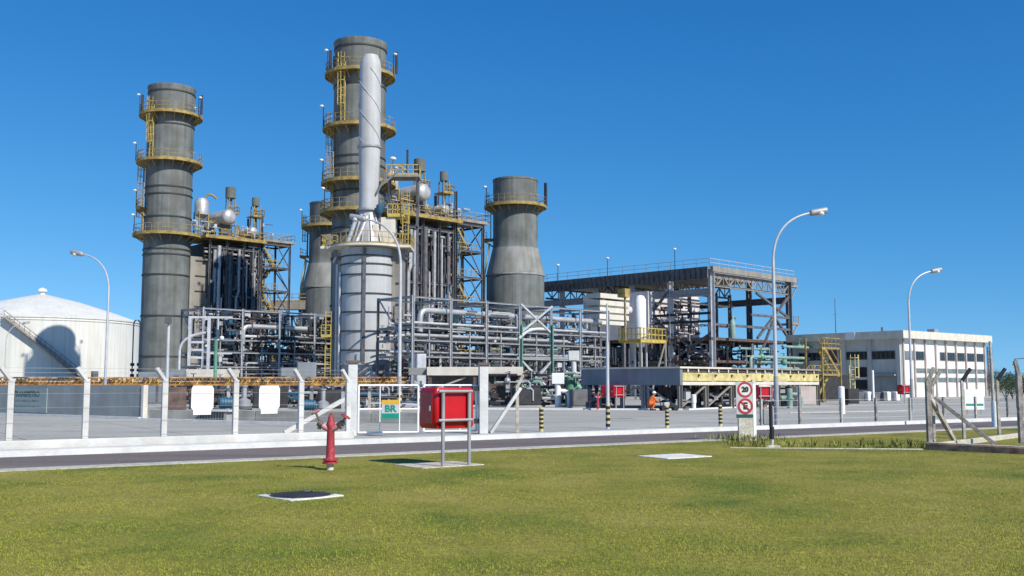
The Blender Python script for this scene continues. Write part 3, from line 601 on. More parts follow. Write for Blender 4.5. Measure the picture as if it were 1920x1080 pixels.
# ------------------------------------------------------------------ pipe racks (along the plant axis)
def make_rack(loc, label, nb, bay, Ht, wid, levels, pipes, seed, nclut, cmats, diag=(), name='pipe_rack'):
    # local x runs along the rack, local y away from the road
    t = thing(name, label, 'pipe rack', tuple(loc), ANG); L = nb * bay
    for row in (0, wid):
        for i in range(nb + 1):
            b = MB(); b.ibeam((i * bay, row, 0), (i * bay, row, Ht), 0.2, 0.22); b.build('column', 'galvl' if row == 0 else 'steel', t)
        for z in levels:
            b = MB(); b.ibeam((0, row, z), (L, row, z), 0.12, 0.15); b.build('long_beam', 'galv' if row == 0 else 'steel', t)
    for i in range(nb + 1):
        b = MB()
        for z in levels: b.ibeam((i * bay, 0.1, z - 0.02), (i * bay, wid - 0.1, z - 0.02), 0.18, 0.22)
        b.bar((i * bay, 0.1, levels[0]), (i * bay, wid - 0.1, levels[-1]), 0.1); b.build('cross_frame', 'galv', t)
        if i < nb:
            b = MB(); xx = (i + 0.45 + 0.1 * (i % 2)) * bay; b.bar((xx, 0.15, 0.2), (xx, 0.15, levels[-2]), 0.12); b.build('stanchion', 'galv', t)
            b = MB(); b.b2(i * bay + 0.5, (i + 1) * bay - 0.5, wid - 1.4, wid - 0.4, 0.3, levels[0] - 0.6 - 0.5 * (i % 2)); b.build('equipment_skid', 'dark' if i % 2 else 'steel', t)
    for i, z0, z1 in diag:
        b = MB(); b.bar((i * bay, -0.12, z0), ((i + 1) * bay, -0.12, z1), 0.17); b.build('brace', 'galvl', t)
    for (x0, x1, y, z, r, m, dl, dr) in pipes:
        pts = []
        if dl: pts += [(x0, y, z - dl)] + [tuple(p) for p in arc((x0, y, z - r * 3), (x0, y, z), (x0 + r * 3, y, z), 5)]
        else: pts += [(x0, y, z)]
        if dr: pts += [tuple(p) for p in arc((x1 - r * 3, y, z), (x1, y, z), (x1, y, z - r * 3), 5)] + [(x1, y, z - dr)]
        else: pts += [(x1, y, z)]
        b = MB(); b.tube(pts, r, 10); b.build('pipe', m, t)
    for j, (z0, z1, n) in enumerate(nclut):
        b = MB(); clutter(b, 0, L, 0.3, wid - 0.3, z0, z1, n, range(len(cmats)), seed + j, 0.11, 4.0)
        o = b.build('small_pipework', cmats, t, False); o['kind'] = 'stuff'
    return t
rg = random.Random(5)
pr = [(1.6, 27.2, 0.9, 8.35, 0.27, 'pipe', 2.0, 0)]
for lv in (6.9, 5.75, 4.3):
    y = 0.35
    while y < 4.6:
        r = rg.choice((0.06, 0.08, 0.11, 0.15)); x0 = rg.uniform(0, 6) if rg.random() < 0.45 else -0.5; x1 = 27.9 - (rg.uniform(0, 7) if rg.random() < 0.3 else 0)
        pr.append((x0, x1, y, lv + 0.13 + r, r, rg.choice(['pipe', 'galv', 'galvl', 'galv', 'steel', 'brownsteel', 'galvl']), rg.choice((0, 0, 1.2, 2.5)) if x0 > 0 else 0, 0)); y += r * 2 + rg.uniform(0.15, 0.5)
make_rack(P(773, 719, 90).xy.to_3d(), 'long grey open pipe rack running right from the silver flue tower', 6, 4.56, Z(553, 90), 5.0, (4.1, 5.55, 6.7, Z(553, 90) - 0.15),
          pr, 21, ((0.3, 4.0, 520), (4.2, 8.8, 330)), ['galv', 'dark', 'galvl', 'steel', 'dark', 'brownsteel', 'mint', 'galv'],
          diag=((3, 6.7, 9.5), (3, 9.5, 6.7), (3, 0.8, 4.0), (3, 4.0, 0.8)))
pr = [(5.0, 13.2, 0.8, 7.75, 0.26, 'pipe', 3.5, 0)]
for lv in (6.4, 5.0, 3.6):
    y = 0.4
    while y < 4.2:
        r = rg.choice((0.08, 0.12, 0.16)); x0 = rg.uniform(4, 8); pr.append((x0, 18.0 - rg.uniform(0, 2), y, lv + 0.13 + r, r, rg.choice(['pipe', 'galv', 'dark', 'steel', 'brownsteel', 'galvl']), rg.choice((0, 1.5, 3)), 0)); y += r * 2 + rg.uniform(0.2, 0.6)
make_rack(P(378, 719, 103).xy.to_3d(), 'dark crowded pipe rack between the leftmost stack and the silver flue tower', 4, 4.5, Z(575, 103), 4.6, (3.4, 4.9, 6.2, Z(575, 103) - 0.15),
          pr, 31, ((0.3, 3.4, 380), (3.4, 9.2, 480)), ['steel', 'dark', 'galv', 'dark', 'dark', 'brownsteel', 'galvl', 'blue'])
# bright frame in front of the dark rack
t = thing('pipe_gantry', 'pale square steel gantry with curved vent pipe beside the foot of the leftmost stack', 'gantry', tuple(P(345, 719, 98).xy) + (0,), R(8))
for x in (0.4, 2.2):
    b = MB(); b.bar((x, 0, 0.0 if x > 1 else 3.4), (x, 0, 8.2), 0.28); b.build('column', 'galvl', t)
b = MB(); b.bar((0.4, 0, 8.1), (4.4, 0, 8.1), 0.2); b.build('top_beam', 'galvl', t)
b = MB(); b.bar((2.2, 0, 4.6), (4.4, 0.2, 4.6), 0.14); b.build('side_beam', 'galvl', t)
b = MB(); b.tube([(-0.5, 0, 0), (-0.5, 0, 4.9)] + arc((-0.5, 0, 4.9), (-0.4, 0, 6.3), (1.9, 0, 6.6), 7), 0.13, 8); b.build('vent_pipe', 'galvl', t)
for k in range(3):
    b = MB(); b.bar((0.5, 0.5, 4.2 + 0.75 * k), (2.1, 0.5, 4.2 + 0.75 * k), 0.22); b.build('louvre', 'galvl', t)
# green columns at the long rack
t = thing('braced_gantry', 'green-painted steel frame with crossed braces in the long pipe rack', 'gantry', tuple(P(978, 719, 88).xy) + (0,), R(8))
for x in (0, 2.7):
    b = MB(); b.ibeam((x, 0, 0), (x, 0, 6.8), 0.36, 0.36); b.build('column', 'green', t)
b = MB(); b.bar((0.1, -0.1, 0.6), (2.6, -0.1, 3.6), 0.13); b.build('brace', 'galvl', t)
b = MB(); b.bar((2.6, -0.13, 0.6), (0.1, -0.13, 3.6), 0.13); b.build('brace', 'galvl', t)
b = MB(); b.bar((-0.4, 0, 3.9), (4.2, 0, 3.9), 0.2); b.build('cross_beam', 'galv', t)
b = MB(); b.tube([(-0.2, -0.2, 5.6)] + arc((0.2, -0.2, 6.0), (0.8, -0.2, 6.5), (1.9, -0.2, 6.4), 4), 0.13, 8); b.build('bent_pipe', 'white', t)

# ------------------------------------------------------------------ turbine hall frame
hc = Vector((24.7, 125, 0)); hz = Z(500, 125)
t = thing('turbine_hall', 'open steel turbine hall with flat truss roof right of centre', 'turbine hall', tuple(hc), ANG)
bayA = 6.2; nA = 5; LA = bayA * nA; LB = 18.8       # local y: away along the long side; local x: short side
b = MB(); b.b2(-0.6, LB + 1.3, 6.2, LA + 0.5, hz - 0.25, hz); b.build('roof_slab', 'casing', t)  # roof opened over the first bay to let sun onto the enclosure
for k in range(6):
    b = MB(); b.ibeam((-0.6, 0.3 + 1.0 * k, hz - 0.15), (LB + 1.2, 0.3 + 1.0 * k, hz - 0.15), 0.12, 0.2); b.build('purlin', 'galv', t)
b = MB(); b.b2(-0.5, LB + 1.2, -0.62, -0.22, hz - 0.65, hz + 0.03); b.build('end_fascia', 'casing', t)
b = MB(); b.b2(-0.85, -0.62, 0.0, LA + 0.5, hz - 1.5, hz - 0.02); b.build('side_fascia', 'steel', t)
b = MB(); k = 0
while k < LA: b.b2(-0.93, -0.85, k, k + 0.12, hz - 1.5, hz - 0.1); k += 0.8
o = b.build('fascia_rib', 'dark', t); o['kind'] = 'stuff'
for y in (0, 9.3, 18.6, 27.9):
    b = MB(); b.ibeam((0, y, hz - 2.3), (LB, y, hz - 2.3), 0.25, 0.25); b.ibeam((0, y, hz - 0.9), (LB, y, hz - 0.9), 0.25, 0.25)
    n = 14
    for i in range(n):
        x0, x1 = LB * i / n, LB * (i + 1) / n; b.bar((x0, y, hz - 2.2 if i % 2 else hz - 1.0), (x1, y, hz - 1.0 if i % 2 else hz - 2.2), 0.14)
        b.bar((x1, y, hz - 2.2), (x1, y, hz - 1.0), 0.1)
    b.build('roof_truss', 'casing', t)
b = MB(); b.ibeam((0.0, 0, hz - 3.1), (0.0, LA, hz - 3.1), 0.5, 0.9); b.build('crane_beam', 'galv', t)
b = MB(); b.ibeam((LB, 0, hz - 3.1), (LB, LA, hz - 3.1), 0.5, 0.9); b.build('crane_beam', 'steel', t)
for i in range(nA + 1):
    for x in (0, LB):
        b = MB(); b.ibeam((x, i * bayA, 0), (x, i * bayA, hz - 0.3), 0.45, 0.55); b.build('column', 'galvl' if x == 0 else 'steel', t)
for x in (9.0, 10.3):
    b = MB(); b.ibeam((x, 6.2, 0), (x, 6.2, hz - 2.3), 0.4, 0.45); b.build('column', 'steel', t)
for x in (4.2, 13.8):
    for i in (1, 2, 3):
        b = MB(); b.ibeam((x, i * bayA, 0), (x, i * bayA, hz - 2.3), 0.3, 0.34); b.build('column', 'steel', t)
for z in (9.4, 12.2):
    b = MB(); b.ibeam((0.3, bayA, z), (LB - 4, bayA, z), 0.2, 0.26); b.build('girt', 'steel', t)
for i in (1, 2, 3):
    b = MB(); b.bar((0, i * bayA + 0.3, 8), (0, (i + 1) * bayA - 0.3, hz - 3.6), 0.2); b.build('cross_brace', 'galv', t)
for z in (7.4, 4.6):
    b = MB(); b.b2(-0.2, LB + 0.3, -0.1, LA * 0.7, z - 0.35, z) if z == 7.4 else b.b2(-0.2, LB, 0.5, LA * 0.7, z - 0.3, z); b.build('floor_deck', 'brownsteel', t)
for a, c in (((10.5, 0, 7.6), (LB, 0, hz - 2.6)), ((LB, 0, 10.6), (10.5, 0, hz - 2.6)), ((10.5, 0, 4.6), (LB - 3.8, 0, 10.6)), ((LB - 3.8, 0, 10.6), (LB, 0, 7.6)),
             ((0, 6.4, hz - 2.6), (0, 12.2, 8)), ((0, 12.2, hz - 2.6), (0, 6.4, 8)), ((0, 0, 8), (0, 6.2, 4.5)), ((0, 6.2, 8), (0, 0, 4.5))):
    b = MB(); b.bar(a, c, 0.28); b.build('cross_brace', 'steel', t)
for z in (10.6, 9.0):
    b = MB(); b.bar((9 if z > 10 else 0, 0, z), (LB, 0, z), 0.3); b.build('girt', 'steel', t)
for z in (10.4, 9.4):
    b = MB(); b.bar((0, 0, z), (0, LA * 0.6, z), 0.3); b.build('girt', 'dark', t)
b = MB(); rail_line(b, [(-0.6, LA, hz), (-0.6, -0.2, hz), (LB + 1.2, -0.2, hz)], step=2.0, h=1.0, w=0.05, toe=False); b.build('roof_handrail', 'galvl', t)
for y, hh in ((25, 2.2), (16, 2.4), (5, 2.6)):
    b = MB(); b.bar((-0.6, y, hz), (-0.6, y, hz + hh), 0.06); b.mi = 1; b.ball((-0.6, y, hz + hh), 0.25, 8, 0.6); b.build('floodlight', ['dark', 'lampglass'], t)
for k in range(3):
    b = MB(); z = hz - 1.0 - 5.2 * k; b.b2(LB + 0.4, LB + 2.3, -0.2, 2.5, z - 0.2, z); b.bar((LB + 0.3, 0, z - 2.2), (LB + 2.2, 0, z - 0.2), 0.16)
    rail_line(b, [(LB + 0.4, -0.15, z), (LB + 2.25, -0.15, z)], step=0.6, w=0.07); b.build('side_platform', 'casing' if k < 2 else 'yellow', t)
# enclosure inside
t = thing('turbine_enclosure', 'pinkish white machine enclosure seen through the hall columns', 'enclosure', tuple(hc - TV * 1.0 + YV * 9.0), ANG)
b = MB(); b.b2(0, 11.5, 0, 11, 7.45, 13.6); b.build('housing', 'enclos', t)
for k in range(5):
    b = MB(); b.b2(0.3 + 2.3 * k, 2.3 + 2.3 * k, -0.12, 0, 10.2, 13.2); b.build('wall_panel', 'enclos', t)
b = MB(); b.b2(1.5, 3.0, -0.1, 0, 7.5, 9.9); b.build('door', 'galv', t)
b = MB(); b.hcyl((-1.2, 2, 11.2), (-1.2, 9, 11.2), 0.45, 14, 0.2); b.build('exhaust_duct', 'enclos', t)
t = thing('condenser_block', 'dark condenser block under the turbine hall floor', 'condenser', tuple(hc + YV * 9.0), ANG)
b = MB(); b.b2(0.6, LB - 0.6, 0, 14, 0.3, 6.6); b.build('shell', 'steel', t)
for k in range(5):
    b = MB(); b.b2(1.0 + 3.5 * k, 3.6 + 3.5 * k, -0.1, 0, 0.8, 6.0); b.build('panel', 'dark' if k % 2 else 'bluegrey', t)
t = thing('hall_pipework', 'dense dark pipes and valves under the turbine hall floor', 'pipework', tuple(hc + YV * 1.0), ANG)
b = MB(); clutter(b, 0.5, LB - 1, -0.6, 8, 0.3, 7.0, 420, range(8), 77, 0.17, 3)
o = b.build('small_pipework', ['steel', 'dark', 'galvl', 'dark', 'bluegrey', 'brownsteel', 'mint', 'galv'], t, False); o['kind'] = 'stuff'
b = MB(); clutter(b, -0.8, 0.8, 0, LA * 0.75, 0.3, 7.2, 430, range(6), 78, 0.15, 3)
o = b.build('side_pipework', ['steel', 'dark', 'galvl', 'dark', 'brownsteel', 'galv'], t, False); o['kind'] = 'stuff'

# cooling-water pipes, pale green, in front of the hall
cw = hc + TV * 1.0 - YV * 3.5
t = thing('cooling_water_pipes', 'pale green pipework with elbows and valves in front of the turbine hall', 'pipes', tuple(cw), ANG)
for x0, x1, y, z, r, dl, dr in ((2, 17, 0, 5.0, 0.2, 2.6, 0), (4, 16, 0.5, 4.4, 0.24, 0, 2.0), (9, 17.5, -0.4, 6.4, 0.18, 0, 2.6), (1, 8, 0.9, 6.0, 0.15, 0, 0), (7, 13, -0.5, 3.6, 0.2, 0, 2.4), (15, 21, 0.2, 6.6, 0.2, 0, 3)):
    pts = ([(x0, y, z - dl)] + arc((x0, y, z - 0.6), (x0, y, z), (x0 + 0.6, y, z), 5)) if dl else [(x0, y, z)]
    pts += (arc((x1 - 0.6, y, z), (x1, y, z), (x1, y, z - 0.6), 5) + [(x1, y, z - dr)]) if dr else [(x1, y, z)]
    b = MB(); b.tube(pts, r, 10); b.build('pipe', 'mint', t)
for x, z in ((4.5, 5.0), (10, 4.4), (14, 6.4)):
    b = MB(); b.ball((x, 0, z), 0.42, 10); b.tube([(x, 0, z), (x, 0, z + 1.1)], 0.07, 6); b.ring((x, 0, z + 1.1), 0.24, 0.32, 0, 0.07, 14); b.build('valve', 'green', t)
for x in (3, 7.5, 12, 16.5):
    b = MB(); b.ibeam((x, 0.3, 0), (x, 0.3, 6.6), 0.2, 0.2); b.build('pipe_support', 'galv', t)
t = thing('upper_pipework', 'grey pipes and frames on the turbine hall operating floor', 'pipework', tuple(hc + YV * 4.0), ANG)
b = MB(); clutter(b, -1.0, 5.0, 0.5, 10, 7.5, 12.2, 210, range(5), 79, 0.12, 2.5)
o = b.build('small_pipework', ['steel', 'dark', 'galvl', 'brownsteel', 'galv'], t, False); o['kind'] = 'stuff'
t = thing('green_pump_vessel', 'upright pale green vessel with curved outlet at the corner of the hall frame', 'vessel', tuple(hc + TV * 3.2 - YV * 0.9), ANG)
b = MB(); b.lathe((0, 0, 0), [(0.32, 7.5), (0.38, 8.0), (0.38, 9.2), (0.2, 9.6), (0.05, 9.7)], 16); b.build('shell', 'mint', t)
b = MB(); b.tube(arc((0, 0, 9.6), (0.1, 0, 10.4), (0.8, 0, 9.8)), 0.12, 8); b.build('outlet_pipe', 'mint', t)

# white vertical vessel with yellow decks
vp = P(1202, 719, 108)
t = thing('vertical_vessel', 'white upright vessel with yellow railed deck at mid height', 'vessel', (vp.x, vp.y, 0), ANG)
vz0, vz1 = Z(640, 108), Z(555, 108)
b = MB(); b.lathe((0, 0, 0), [(0.4, vz0 - 0.6), (0.62, vz0), (0.62, vz1 - 0.4), (0.4, vz1), (0.05, vz1 + 0.1)], 24); b.build('shell', 'whiteclean', t)
for a in (45, 135, 225, 315):
    b = MB(); b.bar((0.6 * math.cos(R(a)), 0.6 * math.sin(R(a)), 0), (0.6 * math.cos(R(a)), 0.6 * math.sin(R(a)), vz0), 0.16); b.build('leg', 'galvl', t)
b = MB(); b.b2(-2.2, 2.3, -1.7, 1.2, vz0 - 0.2, vz0); pl = b.build('deck', 'ybright', t)
b = MB(); rail_line(b, [(-2.2, 1.2, vz0), (-2.2, -1.65, vz0), (2.25, -1.65, vz0), (2.25, 1.2, vz0)], step=0.6, h=1.3, w=0.09); b.build('handrail', 'ybright', pl)
for x in (-2.1, 2.2):
    b = MB(); b.bar((x, -1.6, 0), (x, -1.6, vz0 - 0.2), 0.2); b.build('column', 'casing', t)
b = MB(); b.bar((-0.2, -1.6, 1.0), (2.1, -1.6, vz0 - 0.3), 0.13); b.build('brace', 'casing', t)
b = MB(); b.b2(-3.1, -2.2, -0.4, 0.6, vz1 - 0.3, vz1 + 0.6); b.build('filter_box', 'yellow', t)
b = MB(); b.bar((-2.6, 0, vz0), (-2.6, 0, vz1 - 0.3), 0.16); b.build('box_column', 'yellow', t)
t = thing('air_intake', 'cream louvred air intake block left of the white upright vessel', 'air intake', tuple(P(1150, 719, 118).xy) + (0,), ANG)
for k in range(4):
    b = MB(); z = Z(600, 118) + 0.8 * k; b.b2(-3.0, 2.4, -0.5 - 0.05 * k, 1.5, z, z + 0.55); b.build('louvre', 'cream', t)
b = MB(); b.b2(-2.6, 2.2, -0.3, 2.2, Z(600, 118) - 0.6, Z(575, 118) + 0.6); b.build('housing', 'cream', t)
b = MB(); b.tube(arc((-2.4, 0, Z(575, 118)), (-1.6, 0, Z(555, 118)), (0.6, 0, Z(553, 118)), 7), 0.1, 6); b.build('curved_pipe', 'white', t)
for x in (-2.4, 2.0):
    b = MB(); b.bar((x, 0, 0), (x, 0, Z(600, 118) - 0.5), 0.35); b.build('leg', 'steel', t)

# ------------------------------------------------------------------ low raised cooler: grey clad side, yellow side
cc = Vector((10.9, 66, 0)); ct = Z(688, 66); cb = Z(722, 66)
t = thing('raised_cooler', 'low raised structure with blue-grey clad side and long yellow bracketed side', 'cooler', tuple(cc), ANG)
b = MB(); b.b2(0, 0.3, 0.0, 8.4, cb, ct - 0.1); b.build('side_cladding', 'bluegrey', t)
b = MB(); b.b2(-0.12, 6, -0.1, 8.5, ct - 0.09, ct + 0.03); b.build('top_deck', 'cream', t)
b = MB(); b.b2(6.0, 18.6, -0.1, 5, ct - 0.09, ct + 0.03); b.build('top_deck', 'casing', t)
b = MB(); b.b2(0.3, 18.5, 0.0, 0.14, ct - 0.9, ct - 0.36); b.build('yellow_girder', 'ycream', t)
b = MB(); b.b2(0.3, 18.5, 0.0, 0.14, cb, cb + 0.22); b.build('lower_girder', 'cream', t)
b = MB(); b.ibeam((0.3, 0.07, ct - 0.2), (18.4, 0.07, ct - 0.2), 0.15, 0.2); b.build('top_girder', 'brownsteel', t)
for k in range(15):
    b = MB(); x = 0.8 + 1.2 * k; b.b2(x, x + 0.12, -0.05, 0.0, ct - 0.34, ct - 0.1); b.build('spacer', 'cream', t)
for k in range(9):
    b = MB(); x = 2.0 + 2.0 * k; b.b2(x, x + 0.16, -0.1, 0, ct - 0.6, ct - 0.46); b.build('bracket', 'brownsteel', t)
for x, y in [(0.1, 0.1), (0.1, 2.9), (0.1, 8.2)] + [(x, 0.1) for x in (3.1, 6.2, 9.3, 12.4, 15.5, 18.4)] + [(x, 5) for x in (0.3, 6.2, 12.4, 18.4)]:
    b = MB(); b.ibeam((x, y, 0), (x, y, cb), 0.22 if y != 2.9 else 0.5, 0.22); b.build('leg', 'casing' if y < 1 else 'bluegrey', t)
for a, c in (((0.3, 0.1, 0.2), (2.9, 0.1, cb - 0.1)), ((3.3, 0.1, 0.2), (6.0, 0.1, cb - 0.1)), ((6.4, 0.1, 0.2), (9.1, 0.1, cb - 0.1)), ((9.5, 0.1, 0.2), (12.2, 0.1, cb - 0.1)), ((0.1, 0.4, 0.2), (0.1, 2.7, cb - 0.1)), ((0.1, 3.2, cb - 0.1), (0.1, 8, 0.4))):
    b = MB(); b.bar(a, c, 0.1); b.build('brace', 'casing', t)
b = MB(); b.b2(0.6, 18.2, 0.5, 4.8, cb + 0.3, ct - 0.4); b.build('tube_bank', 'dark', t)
b = MB(); clutter(b, 0.5, 18, 0.6, 4.5, 0.1, cb - 0.1, 150, range(5), 91, 0.12, 2)
o = b.build('small_pipework', ['dark', 'brownsteel', 'galvl', 'dark', 'steel'], t, False); o['kind'] = 'stuff'

# yellow stair towers beyond the cooler
def stair_tower(px, D, label, n, w=3.4, m='yellow'):
    p = P(px, 719, D); t = thing('stair_tower', label, 'stair tower', (p.x, p.y, 0), ANG, 'yellow stair towers'); h = 2.4
    for x in (-w / 2, w / 2):
        for y in (0, 1.6):
            b = MB(); b.bar((x, y, 0), (x, y, n * h + (1 if y else 0)), 0.14); b.build('column', m, t)
    for k in range(n):
        z0, z1 = k * h, (k + 1) * h; s = -1 if k % 2 else 1; b = MB(); y = 0.4 if k % 2 else 1.2
        for dy in (-0.35, 0.35): b.bar((-s * w / 2, y + dy, z0), (s * (w / 2 - 0.6), y + dy, z1), 0.08, 0.24); b.bar((-s * w / 2, y + dy, z0 + 1), (s * (w / 2 - 0.6), y + dy, z1 + 1), 0.06)
        for i in range(9): f = (i + 0.5) / 9; b.box((-s * w / 2 + s * (w - 0.6) * f, y, z0 + h * f), (0.26, 0.7, 0.05))
        b.build('flight', m, t)
        b = MB(); b.b2(s * (w / 2 - 0.6), s * w / 2, 0, 1.6, z1 - 0.08, z1); rail_line(b, [(-w / 2, 0, z1), (w / 2, 0, z1)], step=0.8, h=1, w=0.06); b.build('landing', m, t)
    return t
stair_tower(1560, 92, 'yellow steel stair tower in front of the white building', 2)
stair_tower(1535, 96, 'lower yellow steel stair beside the far end of the raised cooler', 1)
p = P(1598, 719, 96)
t = thing('cage_ladder', 'short yellow caged ladder against the white building', 'ladder', (p.x, p.y, 0), R(20))
b = MB(); ladder(b, 0, 0, 0, 3.4, R(-90)); b.build('ladder_frame', 'ycream', t)
t = thing('rear_deck', 'long tan deck with railing seen between the far stack and the leftmost boiler', 'platform', tuple(P(548, 719, 150).xy) + (0,), R(0))
b = MB(); b.b2(-3.5, 5, 0, 2, Z(580, 150), Z(565, 150)); b.build('deck', 'casing', t)
b = MB(); rail_line(b, [(-3.5, 0, Z(565, 150)), (5, 0, Z(565, 150))], step=1, w=0.1); b.build('handrail', 'yellow', t)
for x in (-3.2, 0.8, 4.8):
    b = MB(); b.bar((x, 0.5, 0), (x, 0.5, Z(580, 150)), 0.35); b.build('column', 'steel', t)

# ------------------------------------------------------------------ white two-storey building
BA = math.atan2(0.64, 0.77); bc = Vector((48, 125, 0)); bt_ = Z(620, 125)
t = thing('control_building', 'white two-storey flat-roofed building with ribbon windows on the right', 'building', tuple(bc), BA)
BL, BW = 21.6, 15.8         # local x: right facade, local y: left facade (away)
wt = bt_ - 0.95
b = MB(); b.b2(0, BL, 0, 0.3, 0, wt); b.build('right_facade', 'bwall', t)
b = MB(); b.b2(0, 0.3, 0.3, BW, 0, wt); b.build('left_facade', 'bwallshade', t)
b = MB(); b.b2(BL - 0.3, BL, 0.3, BW, 0, wt); b.b2(0.3, BL - 0.3, BW - 0.3, BW, 0, wt); b.build('rear_walls', 'bwall', t)
b = MB(); b.b2(-0.9, BL + 0.7, -0.8, BW + 0.4, wt, bt_); b.build('roof_fascia', 'cream', t)
b = MB(); b.b2(-0.96, -0.9, 5.8, 7.1, wt + 0.02, bt_ + 0.03); b.build('fascia_panel', 'whiteclean', t)
nb = 8
for i in range(nb + 1):
    b = MB(); x = 0.2 + (BL - 0.4) * i / nb; b.b2(x - 0.13, x + 0.13, -0.2, 0, 0, wt); b.build('pilaster', 'pinkish', t)
for i in range(nb):
    x0 = 0.2 + (BL - 0.4) * i / nb + 0.14; x1 = 0.2 + (BL - 0.4) * (i + 1) / nb - 0.14
    if i not in (2,):
        b = MB(); b.b2(x0 + (1.0 if i == 3 else 0.1), x1 - 0.1, -0.05, -0.003, 4.6, 5.75); f = b.build('window', 'concg', t)
        b = MB(); n = 3
        for k in range(n):
            a0 = x0 + (1.05 if i == 3 else 0.15); a1 = x1 - 0.15; b.b2(a0 + (a1 - a0) * k / n + 0.03, a0 + (a1 - a0) * (k + 1) / n - 0.03, -0.07, -0.05, 4.67, 5.68)
        b.build('pane', 'glass' if i != 0 else 'glassp', f, False)
    if i > 0:
        for z in (3.0, 1.85):
            b = MB(); b.b2(x0, x1, -0.05, -0.003, z, z + 0.62); f = b.build('window', 'concg', t)
            b = MB(); b.b2(x0 + 0.06, x1 - 0.06, -0.07, -0.05, z + 0.06, z + 0.56); b.build('pane', 'glassp', f, False)
for y0, y1 in ((0.9, 4.0), (4.5, 7.6), (11.3, 14.8)):
    b = MB(); b.b2(-0.06, -0.003, y0, y1, 4.7, 5.75); f = b.build('window', 'steel', t)
    n = 5; b = MB()
    for k in range(n): b.b2(-0.09, -0.06, y0 + (y1 - y0) * k / n + 0.06, y0 + (y1 - y0) * (k + 1) / n - 0.06, 4.78, 5.68)
    b.build('pane', 'glass', f, False)
for y in (0.35, 4.25, 7.9, 11.0, 15.3):
    b = MB(); b.b2(-0.3, 0, y - 0.25, y + 0.25, 0, wt); b.build('pilaster', 'bwallshade', t)
b = MB(); b.b2(-0.14, -0.003, 0.75, 3.7, 0, 2.6); b.build('roller_door', 'wallgrey', t)
b = MB(); b.b2(-0.7, 0, 0.7, 3.8, 2.65, 2.85); b.build('canopy', 'concg', t)
for z in (0.9, 2.5):
    b = MB(); b.b2(-0.08, -0.003, 4.8, 6.6, z, z + 1.25); b.build('window', 'glass', t)
b = MB(); b.b2(-0.1, -0.003, 9.0, 10.2, 4.4, 6.0); b.build('red_door', 'brownsteel', t)
b = MB(); b.tube([(6, 6, bt_), (6, 6, bt_ + 0.9)], 0.15, 8); b.build('roof_vent', 'steel', t)
b = MB(); b.b2(12, 13, 2, 3, bt_, bt_ + 0.7); b.build('roof_unit', 'galv', t)
p = P(1570, 719, 150); t = thing('antenna_mast', 'thin tapering mast rising behind the white building', 'mast', (p.x, p.y, 0))
b = MB(); b.tube([(0, 0, 0), (0, 0, Z(560, 150))], 0.12, 6, 0.05); b.build('pole', 'steel', t)
b = MB(); b.bar((-0.4, 0, Z(590, 150)), (0.4, 0, Z(590, 150)), 0.05); b.build('cross_arm', 'steel', t)

# ------------------------------------------------------------------ lamps
def lamp(px, pyb, label, ang, ht=8.75, reach=1.95, first=[None], thick=1.0, D=None, stripes=True):
    p = G(px, pyb) if D is None else P(px, 719, D)
    t = thing('street_lamp', label, 'street lamp', (p.x, p.y, 0), ang, 'tall curved street lamps')
    a = arc((0, 0, ht - 1.9), (0.1, 0, ht - 0.15), (reach - 0.1, 0, ht + 0.12), 12)
    b = MB(); b.tube([(0, 0, 0), (0, 0, 2.0)], 0.11 * thick, 12, 0.1 * thick); b.build('base_pole', 'galv', t)
    b = MB(); b.tube([(0, 0, 2.0), (0, 0, ht - 1.9)], 0.085 * thick, 12, 0.062 * thick); b.build('pole', 'galvl', t)
    b = MB(); b.tube(a, 0.058 * thick, 8, 0.04 * thick); b.build('arm', 'galvl', t)
    e = a[-1]; b = MB()
    b.hcyl((e.x - 0.1, 0, e.z - 0.02), (e.x + 0.52, 0, e.z + 0.1), 0.14, 12, 0.1); h = b.build('lamp_head', 'galv', t)
    b = MB(); b.ball((e.x + 0.3, 0, e.z - 0.03), 0.16, 8, 0.8); b.build('lamp_cover', 'lampglass', h)
    if stripes:
        for k in range(5):
            b = MB(); z = 0.12 + 0.24 * k; b.lathe((0, 0, 0), [(0.118 * thick, z), (0.116 * thick, z + 0.12)], 14); b.build('black_stripe', 'black', t)
            b = MB(); b.lathe((0, 0, 0), [(0.116 * thick, z + 0.121), (0.115 * thick, z + 0.239)], 14); b.build('yellow_stripe', 'ycream', t)
    return t
lamp(195, 778, 'curved street lamp in front of the grey sign wall, arm pointing left', R(168), thick=0.9)
lamp(1457, 797, 'nearest street lamp, right of the round road signs, arm pointing right', R(8), thick=0.98, stripes=False)
lamp(1711, 770, 'street lamp in front of the white building', R(12), stripes=False)
lamp(748, 793, 'street lamp standing before the silver flue tower, arm bending left', R(165), 8.9)
lamp(8, 760, 'far street lamp at the left edge before the white tank', R(10), 8.6, D=118, stripes=False)
p = G(1140, 804); t = thing('slim_mast', 'slim pale mast with striped foot in front of the raised cooler', 'mast', (p.x, p.y, 0))
b = MB(); b.tube([(0, 0, 0), (0, 0, Z(640, 38.2))], 0.07, 10, 0.06); b.tube([(0, 0, Z(640, 38.2)), (0, 0, Z(568, 38.2))], 0.035, 8); b.build('pole', 'galvl', t)
b = MB()
for k in range(4): b.lathe((0, 0, 0), [(0.085, 0.08 + 0.22 * k), (0.085, 0.19 + 0.22 * k)], 12)
b.build('black_stripes', 'black', t)
b = MB()
for k in range(4): b.lathe((0, 0, 0), [(0.082, 0.191 + 0.22 * k), (0.082, 0.299 + 0.22 * k)], 12)
b.build('yellow_stripes', 'ycream', t)
p = G(311, 777); t = thing('slim_mast', 'slim pale mast in front of the foot of the leftmost stack', 'mast', (p.x, p.y, 0))
